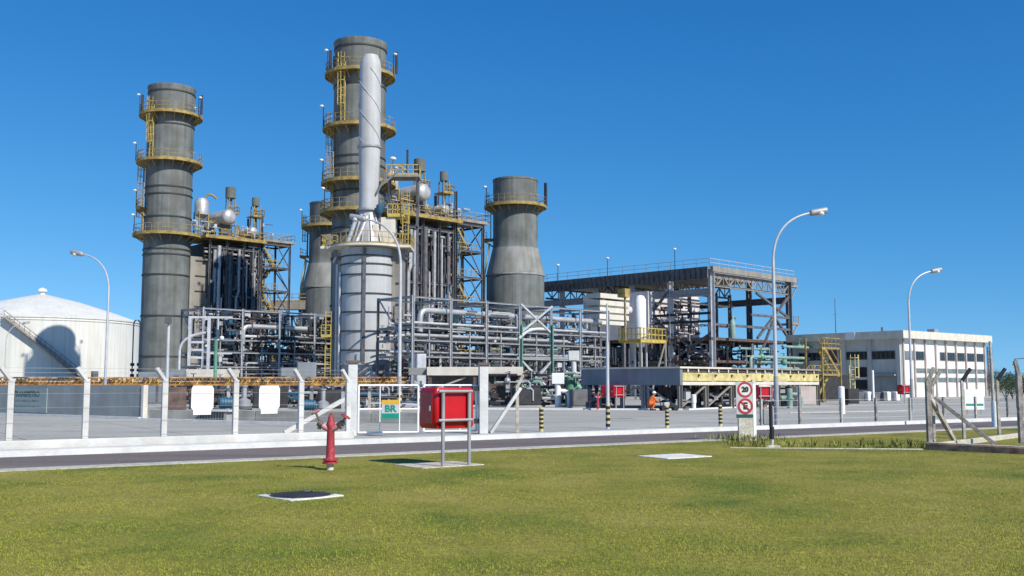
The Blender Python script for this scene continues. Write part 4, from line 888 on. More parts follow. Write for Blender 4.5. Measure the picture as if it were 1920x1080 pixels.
b = MB(); b.tube([(0, 0, 0), (0, 0, Z(598, 55))], 0.1, 8, 0.08); b.build('pole', 'galvl', t)
b = MB(); b.box((0, -0.1, Z(598, 55)), (0.3, 0.3, 0.35)); b.build('lamp_box', 'steel', t)
p = G(413, 780); t = thing('green_mast', 'short green mast with a white globe lamp near the boiler foot', 'mast', tuple(P(403, 719, 80).xy) + (0,))
b = MB(); b.tube([(0, 0, 0), (0, 0, Z(636, 80))], 0.14, 8); b.build('pole', 'green', t)
b = MB(); b.bar((0, 0, Z(637, 80)), (0.4, 0, Z(637, 80)), 0.08); b.ball((0.45, 0, Z(634, 80)), 0.18, 8); b.build('globe_lamp', 'whiteclean', t)

# ------------------------------------------------------------------ grey sign wall, low walls, kerbs in the yard
A = G(26, 777.5); B = G(265, 784)
wd = (B - A).normalized(); wa = math.atan2(wd.y, wd.x); wl = (B - A).length
t = thing('sign_wall', 'grey wall with large lettered panel at the left', 'wall', tuple(A), wa)
b = MB(); b.b2(-8, wl, 0, 0.2, 0, 1.62); b.build('wall', 'wallgrey', t)
pnl = MB(); pnl.b2(0.1, 2.95, -0.05, -0.004, 0.14, 1.45); pn = pnl.build('sign_panel', 'signgrey', t)
letter('sign_lettering', 'TRANSPETRO', 0.40, 'ink', pn, (1.17, -0.056, 1.12), offset=0.008, sx=0.95)
b = MB(); rg = random.Random(2)
for z, x1 in ((0.72, 2.3), (0.42, 2.45)):
    x = 0.15
    while x < x1:
        L = rg.uniform(0.12, 0.5); b.b2(x, min(x + L, x1), -0.054, -0.05, z, z + 0.1); x += L + 0.06
b.build('worn_text_line', 'faint', pn, False)
b = MB(); b.b2(wl, wl + 0.16, -0.05, 0.22, 0, 1.62); b.build('end_post', 'cream', t)
A2 = G(262, 787.5); B2 = G(812, 796); d2 = (B2 - A2).normalized(); a2 = math.atan2(d2.y, d2.x); l2 = (B2 - A2).length
t = thing('low_wall', 'long low grey concrete wall behind the white fence posts', 'wall', tuple(A2 + Vector((0.1, 0.9, 0))), a2)
for k in range(5):
    b = MB(); L = (l2 - 0.2) / 5; b.b2(L * k + 0.02, L * (k + 1) - 0.02, 0, 0.18, 0, 0.46); b.build('wall_panel', 'concg', t, bevel=0.01)
def kerb_line(P0, P1, w=0.16, h=0.10, m='kerb'):
    d = (P1 - P0).normalized(); b = MB(); a = math.atan2(d.y, d.x); b.box(tuple((P0 + P1) / 2 + Vector((0, 0, h / 2 + 0.002))), ((P1 - P0).length, w, h), a); return struct(b.build('yard_kerb', m, None, False))
kerb_line(G(-60, 775.5), G(262, 786)); kerb_line(G(262, 788), G(662, 799)); kerb_line(G(905, 768), G(1280, 769)); kerb_line(G(880, 762), G(1270, 763)); kerb_line(G(1290, 769), G(1535, 758)); kerb_line(G(1480, 775), G(1700, 771), 0.1, 0.06, 'edge')
p = G(405, 788.5); t = thing('drain_box', 'pale concrete drain box with dark grating before the low wall', 'drain box', (p.x, p.y, 0), a2)
b = MB(); b.b2(-0.75, 0.75, -0.25, 0.25, 0, 0.42); b.build('body', 'concg', t)
b = MB(); b.b2(-0.9, 0.9, -0.3, 0.3, 0.421, 0.48); b.build('cover', 'concw', t)
b = MB()
for k in range(9): b.b2(-0.68 + 0.15 * k, -0.6 + 0.15 * k, -0.28, -0.25, 0.05, 0.38)
b.build('grating', 'dark', t, False)

# orange lattice pipe bridge at eye level
t = thing('pipe_bridge', 'long rusty orange lattice bridge running above the low wall', 'pipe bridge', tuple(P(-30, 719, 62).xy) + (0,), math.atan2(-3.0, (790 + 30) / F * 60))
Lb = (820 / F) * 60.4; z0, z1 = Z(721.5, 60), Z(708, 60)
b = MB()
for z in (z0, z1): b.bar((0, 0, z), (Lb, 0, z), 0.09)
b.build('chord', 'orange', t)
b = MB()
for z in (z0, z1): b.bar((0, 0.8, z), (Lb, 0.8, z), 0.09)
b.build('rear_chord', 'orange', t)
rg = random.Random(12); b = MB(); x = 0.0
while x < Lb - 0.3:
    b.mi = rg.choice((0, 0, 1, 2)); b.bar((x, 0.03, z0), (x + 0.26, 0.03, z1), 0.05); b.bar((x + 0.26, 0.75, z0), (x, 0.75, z1), 0.05)
    if rg.random() < 0.35: b.mi = rg.choice((0, 1)); b.box((x, 0.3, (z0 + z1) / 2), (rg.uniform(0.15, 0.4), 0.3, rg.uniform(0.15, 0.34)))
    x += 0.27
b.build('lattice', ['orange', 'orangey', 'brownsteel'], t, False)
for k in range(4):
    b = MB(); b.tube([(0, 0.2 + 0.14 * k, z0 + 0.1 + 0.06 * (k % 2)), (Lb, 0.2 + 0.14 * k, z0 + 0.1 + 0.06 * (k % 2))], 0.05, 6); b.build('pipe', ['orange', 'orangey', 'brownsteel', 'orange'][k], t)
for k, px in enumerate((272, 350, 398, 455, 533, 615, 675, 725, 780)):
    x = (px + 30) / F * 60.3; b = MB(); b.bar((x, 0.3, 0), (x, 0.3, z0), 0.16); b.build('post', ['galvl', 'post', 'concg'][k % 3], t)

# ------------------------------------------------------------------ roadside fence (left)
of = -1.42
sA, sB = -60, s_at(664, of)
st_posts = [(15, 700), (158, 700), (306, 700), (440, 700), (563, 700), (652, 700)]
ss = [s_at(px, of - 0.1) for px, _ in st_posts]; stepf = 3.4
t = thing('roadside_fence', 'white concrete-post fence on a whitewashed plinth along the road', 'fence', tuple(RP(ss[0], of)), RA)
def LF(s, o, z): return (s - ss[0], -(o - of), z)     # local frame of the fence
b = MB(); b.b2(sA - ss[0], sB - ss[0], -0.0, 0.22, 0.0, 0.30); b.build('plinth', 'concw', t, bevel=0.015)
allp = [ss[0] - 2 * (ss[1] - ss[0]), ss[0] - (ss[1] - ss[0])] + ss
for s in allp:
    x = s - ss[0]; b = MB(); b.bar((x, 0.11, 0.3), (x, 0.11, 1.80), 0.12, 0.15); b.bar((x, 0.11, 1.76), (x - 0.26, 0.0, 2.10), 0.10, 0.10); b.build('post', 'concw', t, bevel=0.012)
b = MB()
for z in (0.38, 0.75, 1.1, 1.45, 1.76): b.tube([(allp[0] - ss[0], 0.02, z), (ss[-1] - ss[0], 0.02, z)], 0.0035, 4)
b.build('strand_wires', 'galv', t)
b = MB()
for f in (0.3, 0.62, 0.95): b.tube([(allp[0] - ss[0] - 0.26 * f, 0.11 - 0.11 * f, 1.76 + 0.34 * f), (ss[-1] - ss[0] - 0.26 * f, 0.11 - 0.11 * f, 1.76 + 0.34 * f)], 0.005, 4)
b.build('barbed_wires', 'galv', t)
x = ss[-1] - ss[0]; xs = ss[-2] - ss[0]
b = MB(); b.bar((x - 0.05, 0.2, 1.25), (x - 1.9, 0.25, 0.3), 0.10, 0.12); b.build('strut', 'concw', t)
for i, px in enumerate((376, 502)):
    p = P(px, 745, 0.98 * RP(s_at(px, of), of).y)
    t = thing('notice_board', ['white blank notice board with narrow foot, left of the pair on the fence', 'white blank notice board with narrow foot, right of the pair on the fence'][i], 'board', tuple(RP(s_at(px, of), of + 0.06)), RA, 'white notice boards on the fence')
    sc = 0.30; zc = Z(722, 28.6); b = MB(); b.add([(-sc, 0, 1.05), (-sc * .8, 0, 0.98), (-sc * .8, 0, 0.86), (sc * .8, 0, 0.86), (sc * .8, 0, 0.98), (sc, 0, 1.05), (sc, 0, 1.55), (sc * .85, 0, 1.64), (-sc * .85, 0, 1.64), (-sc, 0, 1.55)], [tuple(range(10))])
    vs = list(b.v); b.v += [(a_[0], 0.03, a_[2]) for a_ in vs]; b.f += [tuple(range(10, 20))[::-1]] + [(k, (k + 1) % 10, (k + 1) % 10 + 10, k + 10) for k in range(10)]; b.m = [0] * len(b.f)
    b.build('board', 'whiteclean', t, False)
    b = MB(); b.b2(-sc + 0.03, sc - 0.03, -0.006, -0.001, 1.42, 1.45); b.build('rail', 'concw', t)

# gate pillars and the two-leaf gate
def pillar(px, py, D, label, htop):
    p = P(px, 719, D); t = thing('gate_pillar', label, 'gate pillar', (p.x, p.y, 0), RA * 0.35, 'gate pillars'); h = Z(htop, D)
    b = MB(); b.b2(-0.15, 0.15, -0.15, 0.15, 0, h); b.build('shaft', 'concw', t, bevel=0.015)
    b = MB(); b.b2(-0.21, 0.21, -0.21, 0.21, h + 0.001, h + 0.09); b.build('cap', 'brownsteel', t, bevel=0.01)
    for z in (1.45, 0.35):
        b = MB(); b.b2(-0.3, -0.151, -0.08, 0.08, z, z + 0.16); b.build('hinge', 'black', t)
    return t
pillar(661, 812, 33.2, 'white gate pillar at the end of the roadside fence', 681)
pillar(906, 812, 34.7, 'white gate pillar right of the red hose cabinet', 685)
for i, (xa, xb, D) in enumerate(((671, 786, 33.4), (793, 895, 34.4))):
    A_ = P(xa, 719, D); B_ = P(xb, 719, D + 0.5); L = (B_ - A_).xy.length; aa = math.atan2(B_.y - A_.y, B_.x - A_.x)
    t = thing('gate_leaf', ['white tubular gate leaf carrying the yellow-green sign', 'white tubular gate leaf behind the red hose cabinet'][i], 'gate', (A_.x, A_.y, 0), aa, 'leaves of the road gate')
    zt_, zb_ = 1.64, 0.10; b = MB()
    for x in (0.03, L - 0.03): b.tube([(x, 0, zb_), (x, 0, zt_)], 0.035 if i == 0 else 0.045, 8)
    for z in (zb_, zt_, 0.86): b.tube([(0.03, 0, z), (L - 0.03, 0, z)], 0.03, 8)
    for x in (L * 0.36, L * 0.68): b.tube([(x, 0, zb_), (x, 0, zt_)], 0.02, 6)
    b.build('frame', 'whiteclean', t)
    b = MB()
    for z in [0.2 + 0.13 * k for k in range(11)]: b.tube([(0.05, 0.01, z), (L - 0.05, 0.01, z)], 0.004, 4)
    b.build('mesh_wires', 'galv', t)
    b = MB(); b.b2(L * 0.5, L * 0.56, -0.06, 0.05, 0.95, 1.15); b.build('latch', 'galv', t)
p = P(732, 767, 32.9); t = thing('gate_sign', 'small sign with yellow top, white middle and green base on the gate', 'sign', (p.x, p.y, 0), R(6))
zt_, zm1, zm2, zb_ = Z(750, 32.9), Z(758, 32.9), Z(775, 32.9), Z(785, 32.9); hw = 16 / F * 33
b = MB(); b.b2(-hw, hw, 0, 0.02, zb_, zt_); b.build('backing', 'signw', t, False)
b = MB(); b.b2(-hw + .001, hw - .001, -0.004, -0.001, zm1, zt_ - .001); b.build('yellow_band', 'signy', t, False)
b = MB(); b.b2(-hw + .001, hw - .001, -0.004, -0.001, zb_ + .001, zm2); b.build('green_band', 'signg', t, False)
letter('lettering', 'BR', 0.30, 'signg', t, (0, -0.008, (zm1 + zm2) / 2), offset=0.01, sx=1.05)

# strut post right of the gate, and wire fence posts along the yard
p = G(970, 811); q = G(920, 812)
t = thing('leaning_strut_post', 'white fence post with long diagonal strut right of the gate', 'fence post', (p.x, p.y, 0), 0)
b = MB(); b.bar((0, 0, 0), (0, 0, 1.62), 0.11, 0.11); b.bar((0, 0, 1.58), (0.2, 0, 1.98), 0.1, 0.1); b.build('post', 'post', t, bevel=0.01)
b = MB(); b.bar((0.12, -0.02, 1.55), ((q - p).x, (q - p).y, 0), 0.11, 0.11); b.build('strut', 'concw', t, bevel=0.01)
t = thing('wire_fence', 'thin brown-post wire fence along the far side of the road on the right', 'fence', tuple(RP(s_at(1500, -0.9), -0.9)), RA); o0 = s_at(1500, -0.9)
pp = [1428, 1500, 1578, 1643, 1707, 1770, 1830, 1890]; sp = [s_at(x, -0.9) for x in pp]
for i, s in enumerate(sp):
    b = MB(); hh = 1.62 if i in (1,) else 1.1; b.bar((s - o0, 0, 0), (s - o0, 0, hh), 0.09, 0.09); b.build('post', 'postd' if i % 2 else 'post', t)
b = MB()
for z in (0.3, 0.55, 0.8, 1.04): b.tube([(sp[0] - o0, 0, z), (sp[-1] - o0, 0, z)], 0.008, 4)
b.build('strand_wires', 'galvl', t)
# striped bollards
def bollard(px, py, label, h=0.82):
    p = G(px, py); t = thing('striped_bollard', label, 'bollard', (p.x, p.y, 0), 0, 'striped bollards')
    b = MB(); b.lathe((0, 0, 0), [(0.075, 0), (0.075, h), (0.04, h + 0.03)], 12); b.build('post', 'ycream', t)
    b = MB()
    for k in range(5): b.lathe((0, 0, 0), [(0.079, 0.1 + 0.15 * k), (0.079, 0.18 + 0.15 * k)], 12)
    b.build('stripes', 'black', t)
bollard(1015, 809, 'striped bollard between the gate strut and the slim mast')
bollard(1251, 802, 'striped bollard in front of the grey clad side of the cooler')
bollard(1351, 799, 'striped bollard just left of the round road signs')
for px, py, l in ((1301, 768, 'white two-tier marker post before the raised cooler'), (1579, 776, 'tall white marker post before the yellow stairs'), (1638, 753, 'thin white pole by the roller door of the white building')):
    p = G(px, py); D = p.y; t = thing('marker_post', l, 'marker post', (p.x, p.y, 0), 0, 'white marker posts')
    h = {1301: 0.95, 1579: 1.5, 1638: 2.9}[px]; r = {1301: 0.14, 1579: 0.17, 1638: 0.11}[px]
    b = MB(); b.lathe((0, 0, 0), [(r, 0), (r, h * 0.45), (r * 1.25 if px == 1301 else r, h * 0.47), (r * 1.25 if px == 1301 else r, h), (r * 0.6, h + 0.04)], 12); b.build('post', 'whiteclean', t)
for px, l in ((1626, 'short white barrier block, leftmost by the white building'), (1662, 'short white barrier block, middle one by the roller door'), (1679, 'short white barrier block at the corner of the white building')):
    p = G(px, 751.5); t = thing('barrier_block', l, 'barrier', (p.x, p.y, 0), R(25), 'white barrier blocks')
    b = MB(); b.b2(-0.25, 0.25, -0.4, 0.4, 0, 0.9); b.build('body', 'whiteclean', t, bevel=0.08)
    b = MB(); b.b2(-1.5, -0.3, 0.0, 0.6, 0, 0.85); b.build('dark_cover', 'steel', t, bevel=0.04)

# ------------------------------------------------------------------ concrete canopies
def canopy(pxa, pxb, pyt, pyb, D, label, left=True):
    A_ = P(pxa, 719, D); t = thing('concrete_canopy', label, 'canopy', (A_.x, A_.y, 0), 0, 'flat concrete canopies'); W = (pxb - pxa) / F * D; zt_, zb_ = Z(pyt, D), Z(pyb, D)
    b = MB(); b.b2(0, W, 0, 4.5, zb_, zt_); b.build('roof_slab', 'cream', t, bevel=0.02)
    for x in (0.25, W * 0.5, W - 0.25):
        b = MB(); b.b2(x - 0.12, x + 0.12, 0.1, 0.34, 0, zb_); b.build('column', 'brownsteel', t)
    b = MB(); b.bar((0.5, 0.3, zb_ * 0.55), (W * 0.4, 0.3, zb_ - 0.15), 0.12); b.build('brace', 'pinkish', t)
    b = MB(); b.b2(-1.4, -0.05, 0.4, 4.2, zb_ + 0.05, zt_ - 0.05); b.build('shaded_side', 'concg', t)  # separate grey block paints the shaded left face of the roof slab
    b = MB(); b.b2(0.2, W - 0.2, 2.5, 2.65, 0, zb_); b.build('back_wall', 'steel', t)
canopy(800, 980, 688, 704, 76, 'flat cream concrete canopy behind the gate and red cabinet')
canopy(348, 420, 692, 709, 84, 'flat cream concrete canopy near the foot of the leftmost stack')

# ------------------------------------------------------------------ yard equipment
def pump(px, py, label, m, s=1.0, rz=0.4):
    p = G(px, py); t = thing('pump_set', label, 'pump', (p.x, p.y, 0), rz, 'pump sets in the yard')
    b = MB(); b.b2(-1.0 * s, 1.0 * s, -0.4 * s, 0.4 * s, 0, 0.25 * s); b.build('plinth', 'concg', t)
    b = MB(); b.hcyl((-0.9 * s, 0, 0.7 * s), (0.0, 0, 0.7 * s), 0.32 * s, 16, 0.08); 
    for k in range(5): b.hcyl((-0.8 * s + k * 0.16 * s, 0, 0.7 * s), (-0.74 * s + k * 0.16 * s, 0, 0.7 * s), 0.36 * s, 16)
    b.build('motor', m, t)
    b = MB(); b.lathe((0.55 * s, 0, 0), [(0.2 * s, 0.3 * s), (0.4 * s, 0.5 * s), (0.4 * s, 0.85 * s), (0.15 * s, 1.0 * s), (0.15 * s, 1.7 * s), (0.22 * s, 1.7 * s), (0.22 * s, 1.78 * s)], 14); b.tube([(0, 0, 0.7 * s), (0.3 * s, 0, 0.7 * s)], 0.07 * s, 8); b.build('casing', 'galv' if m != 'galv' else 'steel', t)
for a_ in ((440, 777, 'blue pump set behind the fence, left of the middle boards', 'blue', 0.9), (590, 779, 'pump set with blue motor under the bridge near the hydrant', 'blue', 0.8), 
           (1122, 763, 'small grey pump left of the red cabinets', 'galv', 0.7), (1478, 762, 'mint pump right of the nearest lamp', 'mint', 0.8)): pump(*a_[:4], s=a_[4])
def tallpipe(px, py, D, top, m, label, box=True, r=0.22):
    p = P(px, 719, D); t = thing('valve_station', label, 'valve station', (p.x, p.y, 0), 0, 'upright valve stations'); h = Z(top, D)
    b = MB(); b.tube([(0, 0, 0), (0, 0, h)], r, 12); b.lathe((0, 0, 0), [(r * 1.5, h * 0.45), (r * 1.5, h * 0.45 + 0.1)], 12); b.build('riser', m, t)
    b = MB(); b.tube([(0, 0, h * 0.7)] + arc((0.3, 0, h * 0.7), (0.8, 0, h * 0.7), (0.8, 0, h * 0.4), 5) + [(0.8, 0, 0)], r * 0.7, 10); b.build('branch_pipe', m, t)
    if box:
        b = MB(); b.b2(-0.45, 0.45, -0.3, 0.3, h, h + 0.8); b.build('cabinet', m, t, bevel=0.03)
tallpipe(1070, 758, 76, 708, 'green', 'upright green pipe with branch beside the cooler', False, 0.42)
tallpipe(1046, 758, 74, 720, 'whiteclean', 'white pipe station with square white box')
tallpipe(1104, 758, 72, 727, 'pinkish', 'pale pinkish bent pipe station left of the red cabinets', False, 0.16)
tallpipe(1480, 760, 70, 728, 'mint', 'pale green bent pipe station right of the nearest lamp', False, 0.2)
tallpipe(1076, 705, 84, 676, 'concw', 'pale pipe station with box beside the rack end')
rg = random.Random(44)
def cabinet(px, D, w, h, m, label, dp=0.7, rz=0.3):
    p = P(px, 719, D); t = thing('equipment_cabinet', label, 'cabinet', (p.x, p.y, 0), rz, 'equipment cabinets')
    b = MB(); b.b2(-w / 2, w / 2, 0, dp, 0.12, h); b.build('body', m, t, bevel=0.02)
    b = MB(); b.b2(-w / 2 + 0.06, w / 2 - 0.06, -0.03, 0, 0.2, h - 0.08); b.build('door', m, t)
    b = MB(); b.b2(-w / 2 - 0.05, w / 2 + 0.05, -0.06, dp + 0.05, 0, 0.119); b.build('plinth', 'concg', t)
cabinet(545, 84, 1.6, 3.0, 'bluegrey', 'tall blue grey cabinet behind the bridge', 1.2); cabinet(575, 82, 1.5, 3.4, 'bluegrey', 'blue grey cabinet close to the yellow ladder'); cabinet(508, 66, 2.2, 1.5, 'dark', 'wide dark cabinet behind the right notice board')
cabinet(300, 80, 3.4, 2.6, 'bluegrey', 'grey metal cabinet at the foot of the leftmost stack', 1.5, 0.1); cabinet(330, 60, 1.2, 1.5, 'brownsteel', 'brown cabinet left of the left notice board'); cabinet(790, 86, 0.8, 4.2, 'galvl', 'tall pale cabinet left end of the long rack', 1.2)
cabinet(1600, 80, 1.0, 1.3, 'dark', 'dark cabinet beside the white barrier blocks'); cabinet(1568, 95, 3.0, 2.5, 'dark', 'wide dark cabinet behind the yellow stair tower', 1.5); cabinet(1512, 74, 1.6, 1.5, 'pinkish', 'pale pink brown cabinet at the end of the cooler')
cabinet(622, 64, 1.6, 1.3, 'dark', 'dark cabinet behind the hydrant'); cabinet(1088, 70, 1.1, 1.3, 'steel', 'dark grey cabinet between green pipe and cooler'); cabinet(990, 74, 2.0, 1.4, 'dark', 'dark cabinet right of the cream canopy')
t = thing('ground_pipework', 'dark low pipes and valves in the yard behind the low wall', 'pipework', tuple(P(300, 719, 68).xy) + (0,), 0)
b = MB(); clutter(b, 0, 17, -1, 8, 0.1, 1.9, 420, range(8), 61, 0.12, 2.5)
o = b.build('small_pipework', ['dark', 'steel', 'galvl', 'brownsteel', 'dark', 'blue', 'galv', 'dark'], t, False); o['kind'] = 'stuff'
t = thing('centre_pipework', 'dark low pipes and valves in the yard right of the gate', 'pipework', tuple(P(905, 719, 76).xy) + (0,), 0)
b = MB(); clutter(b, 0, 10, -2, 8, 0.1, 2.6, 330, range(8), 62, 0.12, 2.5)
o = b.build('small_pipework', ['dark', 'steel', 'galvl', 'brownsteel', 'dark', 'mint', 'galv', 'dark'], t, False); o['kind'] = 'stuff'

# ------------------------------------------------------------------ hose cabinets
def hose_cabinet(label, first=True):
    t = thing('hose_cabinet', label, 'hose cabinet', (0, 0, 0), 0, 'red fire hose cabinets')
    W, Dp, z0, z1 = 0.96, 0.64, 0.76, 1.59      # local x along the frame, y away
    b = MB(); r = 0.07; pr = []
    cs = [(-W / 2 + r, 0.10 + r, 180), (W / 2 - r, 0.10 + r, 270), (W / 2 - r, 0.10 + Dp - r, 0), (-W / 2 + r, 0.10 + Dp - r, 90)]
    ol = [(cx + r * math.cos(R(a + 18 * k)), cy + r * math.sin(R(a + 18 * k))) for cx, cy, a in cs for k in range(6)]
    n = len(ol); lv = [(0.93, z0), (1.0, z0 + 0.05), (1.0, z1 - 0.12), (0.97, z1 - 0.04), (0.9, z1)]
    vs = [(x * s, 0.41 + (y - 0.41) * s, z) for s, z in lv for x, y in ol]
    fs = [(j * n + i, j * n + (i + 1) % n, (j + 1) * n + (i + 1) % n, (j + 1) * n + i) for j in range(len(lv) - 1) for i in range(n)] + [tuple(range(n))[::-1], tuple((len(lv) - 1) * n + i for i in range(n))]
    b.add(vs, fs); b.build('body', 'red', t)
    b = MB(); b.b2(-W / 2 + 0.16, W / 2 - 0.12, 0.085, 0.1, z0 + 0.13, z1 - 0.14); b.build('front_panel', 'red', t, bevel=0.006)
    b = MB(); b.b2(-W / 2 - 0.015, -W / 2 + 0.001, 0.2, 0.62, z0 + 0.1, z1 - 0.12); d = b.build('door', 'red', t, bevel=0.006)
    b = MB(); b.bar((-W / 2 - 0.04, 0.25, z0 + 0.36), (-W / 2 - 0.04, 0.25, z0 + 0.46), 0.03); b.build('handle', 'galv', d)
    for x in (-0.34, 0.3):
        b = MB(); b.tube([(x, 0.03, 0), (x, 0.03, z1 - 0.07)], 0.038, 14); b.build('leg', 'galv', t)
    for z in (z1 - 0.08, z0 + 0.17):
        b = MB(); b.tube([(-0.46, 0.01, z), (0.36, 0.01, z)], 0.03, 12); b.build('rail', 'galv', t)
    return t
M['slab'] = noise_mat('old slab concrete', [(0.40, 0.37, 0.30), (0.60, 0.57, 0.49)], 1.6, fine=14)
M['slabw'] = noise_mat('whitened slab', [(0.62, 0.60, 0.54), (0.76, 0.75, 0.70)], 1.6, fine=14)
FA = R(37)
hp = Vector((-1.10, 20.75, 0.03)); hct = hose_cabinet('large glossy red hose cabinet on a tube frame in the foreground lawn')
hct.location = hp; hct.rotation_euler = (0, 0, FA)
kids()
for px, D, l, rz in ((1150, 69, 'darker of two small red hose cabinets under the grey clad cooler', 0.9), (1163, 68, 'brighter of two small red hose cabinets under the grey clad cooler', 0.6),
                     (1436, 62, 'small red hose cabinet just left of the nearest street lamp', 0.2), (1701, 88, 'small red hose cabinet at the corner of the white building', 0.4)):
    p = P(px, 719, D); dup(hct, (p.x, p.y, 0), rz, l, 'red fire hose cabinets')
def slab(name, label, cat, c, w, l, rz, m, z=0.03, h=0.018):
    t = thing(name, label, cat, (c[0], c[1], 0), rz); b = MB(); b.b2(-w / 2, w / 2, -l / 2, l / 2, 0.0, z + h); b.build('slab', m, t, bevel=0.012); return t
q = G(822, 875); slab('concrete_slab', 'thin pale concrete slab under the red hose cabinet', 'slab', (q.x, q.y + 0.05), 1.5, 1.15, FA, 'slab')
q = G(1265, 858.5); slab('concrete_slab', 'white bare concrete slab lying in the lawn on the right', 'slab', (q.x, q.y), 1.35, 1.05, RA, 'slabw')
q = G(563, 934.5); t = slab('manhole', 'round dark manhole cover set in a white concrete slab', 'manhole', (q.x, q.y), 0.92, 0.92, R(45), 'slabw', 0.03, 0.022)
b = MB(); b.lathe((0, 0, 0), [(0.43, 0.053), (0.43, 0.062), (0.40, 0.066)], 40); co = b.build('cover', 'dark', t)
b = MB(); b.ring((0, 0, 0), 0.431, 0.45, 0.0525, 0.06, 40); b.build('rim', 'brownsteel', t)
b = MB()
for k in range(-3, 4): b.b2(-0.36, 0.36, k * 0.11 - 0.02, k * 0.11 + 0.02, 0.0661, 0.071)
b.build('tread', 'dark', co, False)

# ------------------------------------------------------------------ hydrant in front
def hydrant(label):
    t = thing('fire_hydrant', label, 'fire hydrant', (0, 0, 0), 0, 'red fire hydrants')
    b = MB(); b.lathe((0, 0, 0), [(0.07, 0), (0.07, 0.12), (0.09, 0.13)], 16); b.build('stub', 'cream', t)
    b = MB(); b.lathe((0, 0, 0), [(0.15, 0.13), (0.15, 0.165), (0.12, 0.17), (0.12, 0.19), (0.15, 0.195), (0.15, 0.225), (0.10, 0.235)], 20); b.build('flange', 'hydrant', t)
    b = MB(); b.lathe((0, 0, 0), [(0.092, 0.23), (0.085, 0.28), (0.072, 0.78), (0.082, 0.82), (0.082, 0.92), (0.062, 0.96), (0.055, 1.02), (0.04, 1.06), (0.01, 1.07)], 20); bd = b.build('barrel', 'hydrant', t)
    b = MB(); b.lathe((0, 0, 0), [(0.03, 1.065), (0.03, 1.10), (0.005, 1.105)], 6); b.build('top_nut', 'hydrant', bd)
    for s, hw in ((-1, 1.10), (1, 1.02)):
        b = MB(); b.tube([(0, 0, 0.78), (s * 0.10, -0.02, 0.82), (s * 0.17, -0.02, 0.87)], 0.055, 12); arm = b.build('outlet_arm', 'pink', t)
        b = MB(); b.tube([(s * 0.16, -0.02, 0.86), (s * 0.25, -0.02, 0.92)], 0.062, 12); b.tube([(s * 0.2, -0.03, 0.89), (s * 0.235, -0.02, 0.80)], 0.04, 10); b.tube([(s * 0.21, -0.02, 0.9), (s * 0.30, -0.02, hw)], 0.022, 8); b.build('valve', 'brass', arm)
        b = MB(); c = Vector((s * 0.31, -0.02, hw + 0.02)); ax = Vector((s * 0.5, 0, 0.86)).normalized(); u = ax.orthogonal().normalized(); v = ax.cross(u)
        ring = [c + (u * math.cos(R(30 * k)) + v * math.sin(R(30 * k))) * 0.085 for k in range(13)]; b.tube(ring, 0.014, 6)
        for k in range(4): b.bar(c, ring[3 * k], 0.014)
        b.build('handwheel', 'pink' if s < 0 else 'hydrant', arm)
    return t
q = G(619, 881, 0.03); hy = hydrant('tall faded red fire hydrant with two handwheels in the foreground lawn'); hy.location = (q.x, q.y, 0.02); hy.rotation_euler = (0, 0, R(-10))
kids()
for px, py, l, s in ((1121, 769, 'small red hydrant by the yard kerb left of the red cabinets', 1.0), (1429, 796, 'slim red brown hydrant behind the round road signs', 0.9)):
    p = G(px, py); h2 = dup(hy, (p.x, p.y, 0), R(20), l); h2.scale = (s, s, s)

# ------------------------------------------------------------------ round road signs on the panel
D = 30.0; p = P(1396.5, 719, D); t = thing('sign_panel', 'grey panel with two round red-ringed road signs above a dark green band', 'road sign', (p.x, p.y, 0), R(6))
zt_, zb_ = Z(716, D), Z(777, D); hw = 17.3 / F * D
b = MB(); b.b2(-hw, hw, 0, 0.025, zb_, zt_); b.build('panel', 'signw', t, bevel=0.003)
def disc(parent, c, r0, r1, y, m, name, seg=32):
    b = MB(); vs = []
    for rr in (r0, r1):
        for yy in (y, y + 0.004): vs += [(c[0] + rr * math.cos(2 * math.pi * k / seg), yy, c[1] + rr * math.sin(2 * math.pi * k / seg)) for k in range(seg)]
    fs = []
    for k in range(seg):
        k2 = (k + 1) % seg; a, b1, c1, d1 = k, seg + k, 2 * seg + k, 3 * seg + k; a2, b2, c2, d2 = k2, seg + k2, 2 * seg + k2, 3 * seg + k2
        fs += [(a, c1, c2, a2), (c1, d1, d2, c2), (d1, b1, b2, d2), (b1, a, a2, b2)]
    b.add(vs, fs); return b.build(name, m, parent, False)
for z, tx in ((Z(730.5, D), '20'), (Z(761.5, D), 'E')):
    disc(t, (0, z), 0.0, 0.232, -0.005, 'white', 'sign_face'); disc(t, (0, z), 0.17 if tx == '20' else 0.165, 0.232, -0.010, 'ring', 'red_ring')
    letter('number' if tx == '20' else 'letter', tx, 0.20 if tx == '20' else 0.27, 'black', t, (0, -0.012, z), offset=0.012)
    if tx == 'E':
        b = MB(); b.bar((-0.14, -0.019, z + 0.14), (0.14, -0.019, z - 0.14), 0.004, 0.045); b.build('slash', 'ring', t, False)
b = MB(); b.b2(-hw + 0.005, hw - 0.005, 0.002, 0.03, Z(783.5, D), zb_ - 0.001); b.build('green_band', 'bandg', t)
b = MB(); b.b2(-0.2, 0.2, 0.03, 0.12, 0, zt_ - 0.05); b.build('backing_post', 'post', t)
b = MB(); b.b2(-0.215, 0.215, -0.02, 0.031, 0, Z(783.5, D) - 0.002); b.build('foot_panel', 'slab', t)
q = G(1415, 826, 0.03); t = thing('slim_white_post', 'slim white post touching the right edge of the round road signs', 'post', (q.x, q.y, 0), R(10))
b = MB(); b.b2(-0.05, 0.05, -0.05, 0.05, 0, Z(713, q.y)); b.build('shaft', 'whiteclean', t, bevel=0.008)
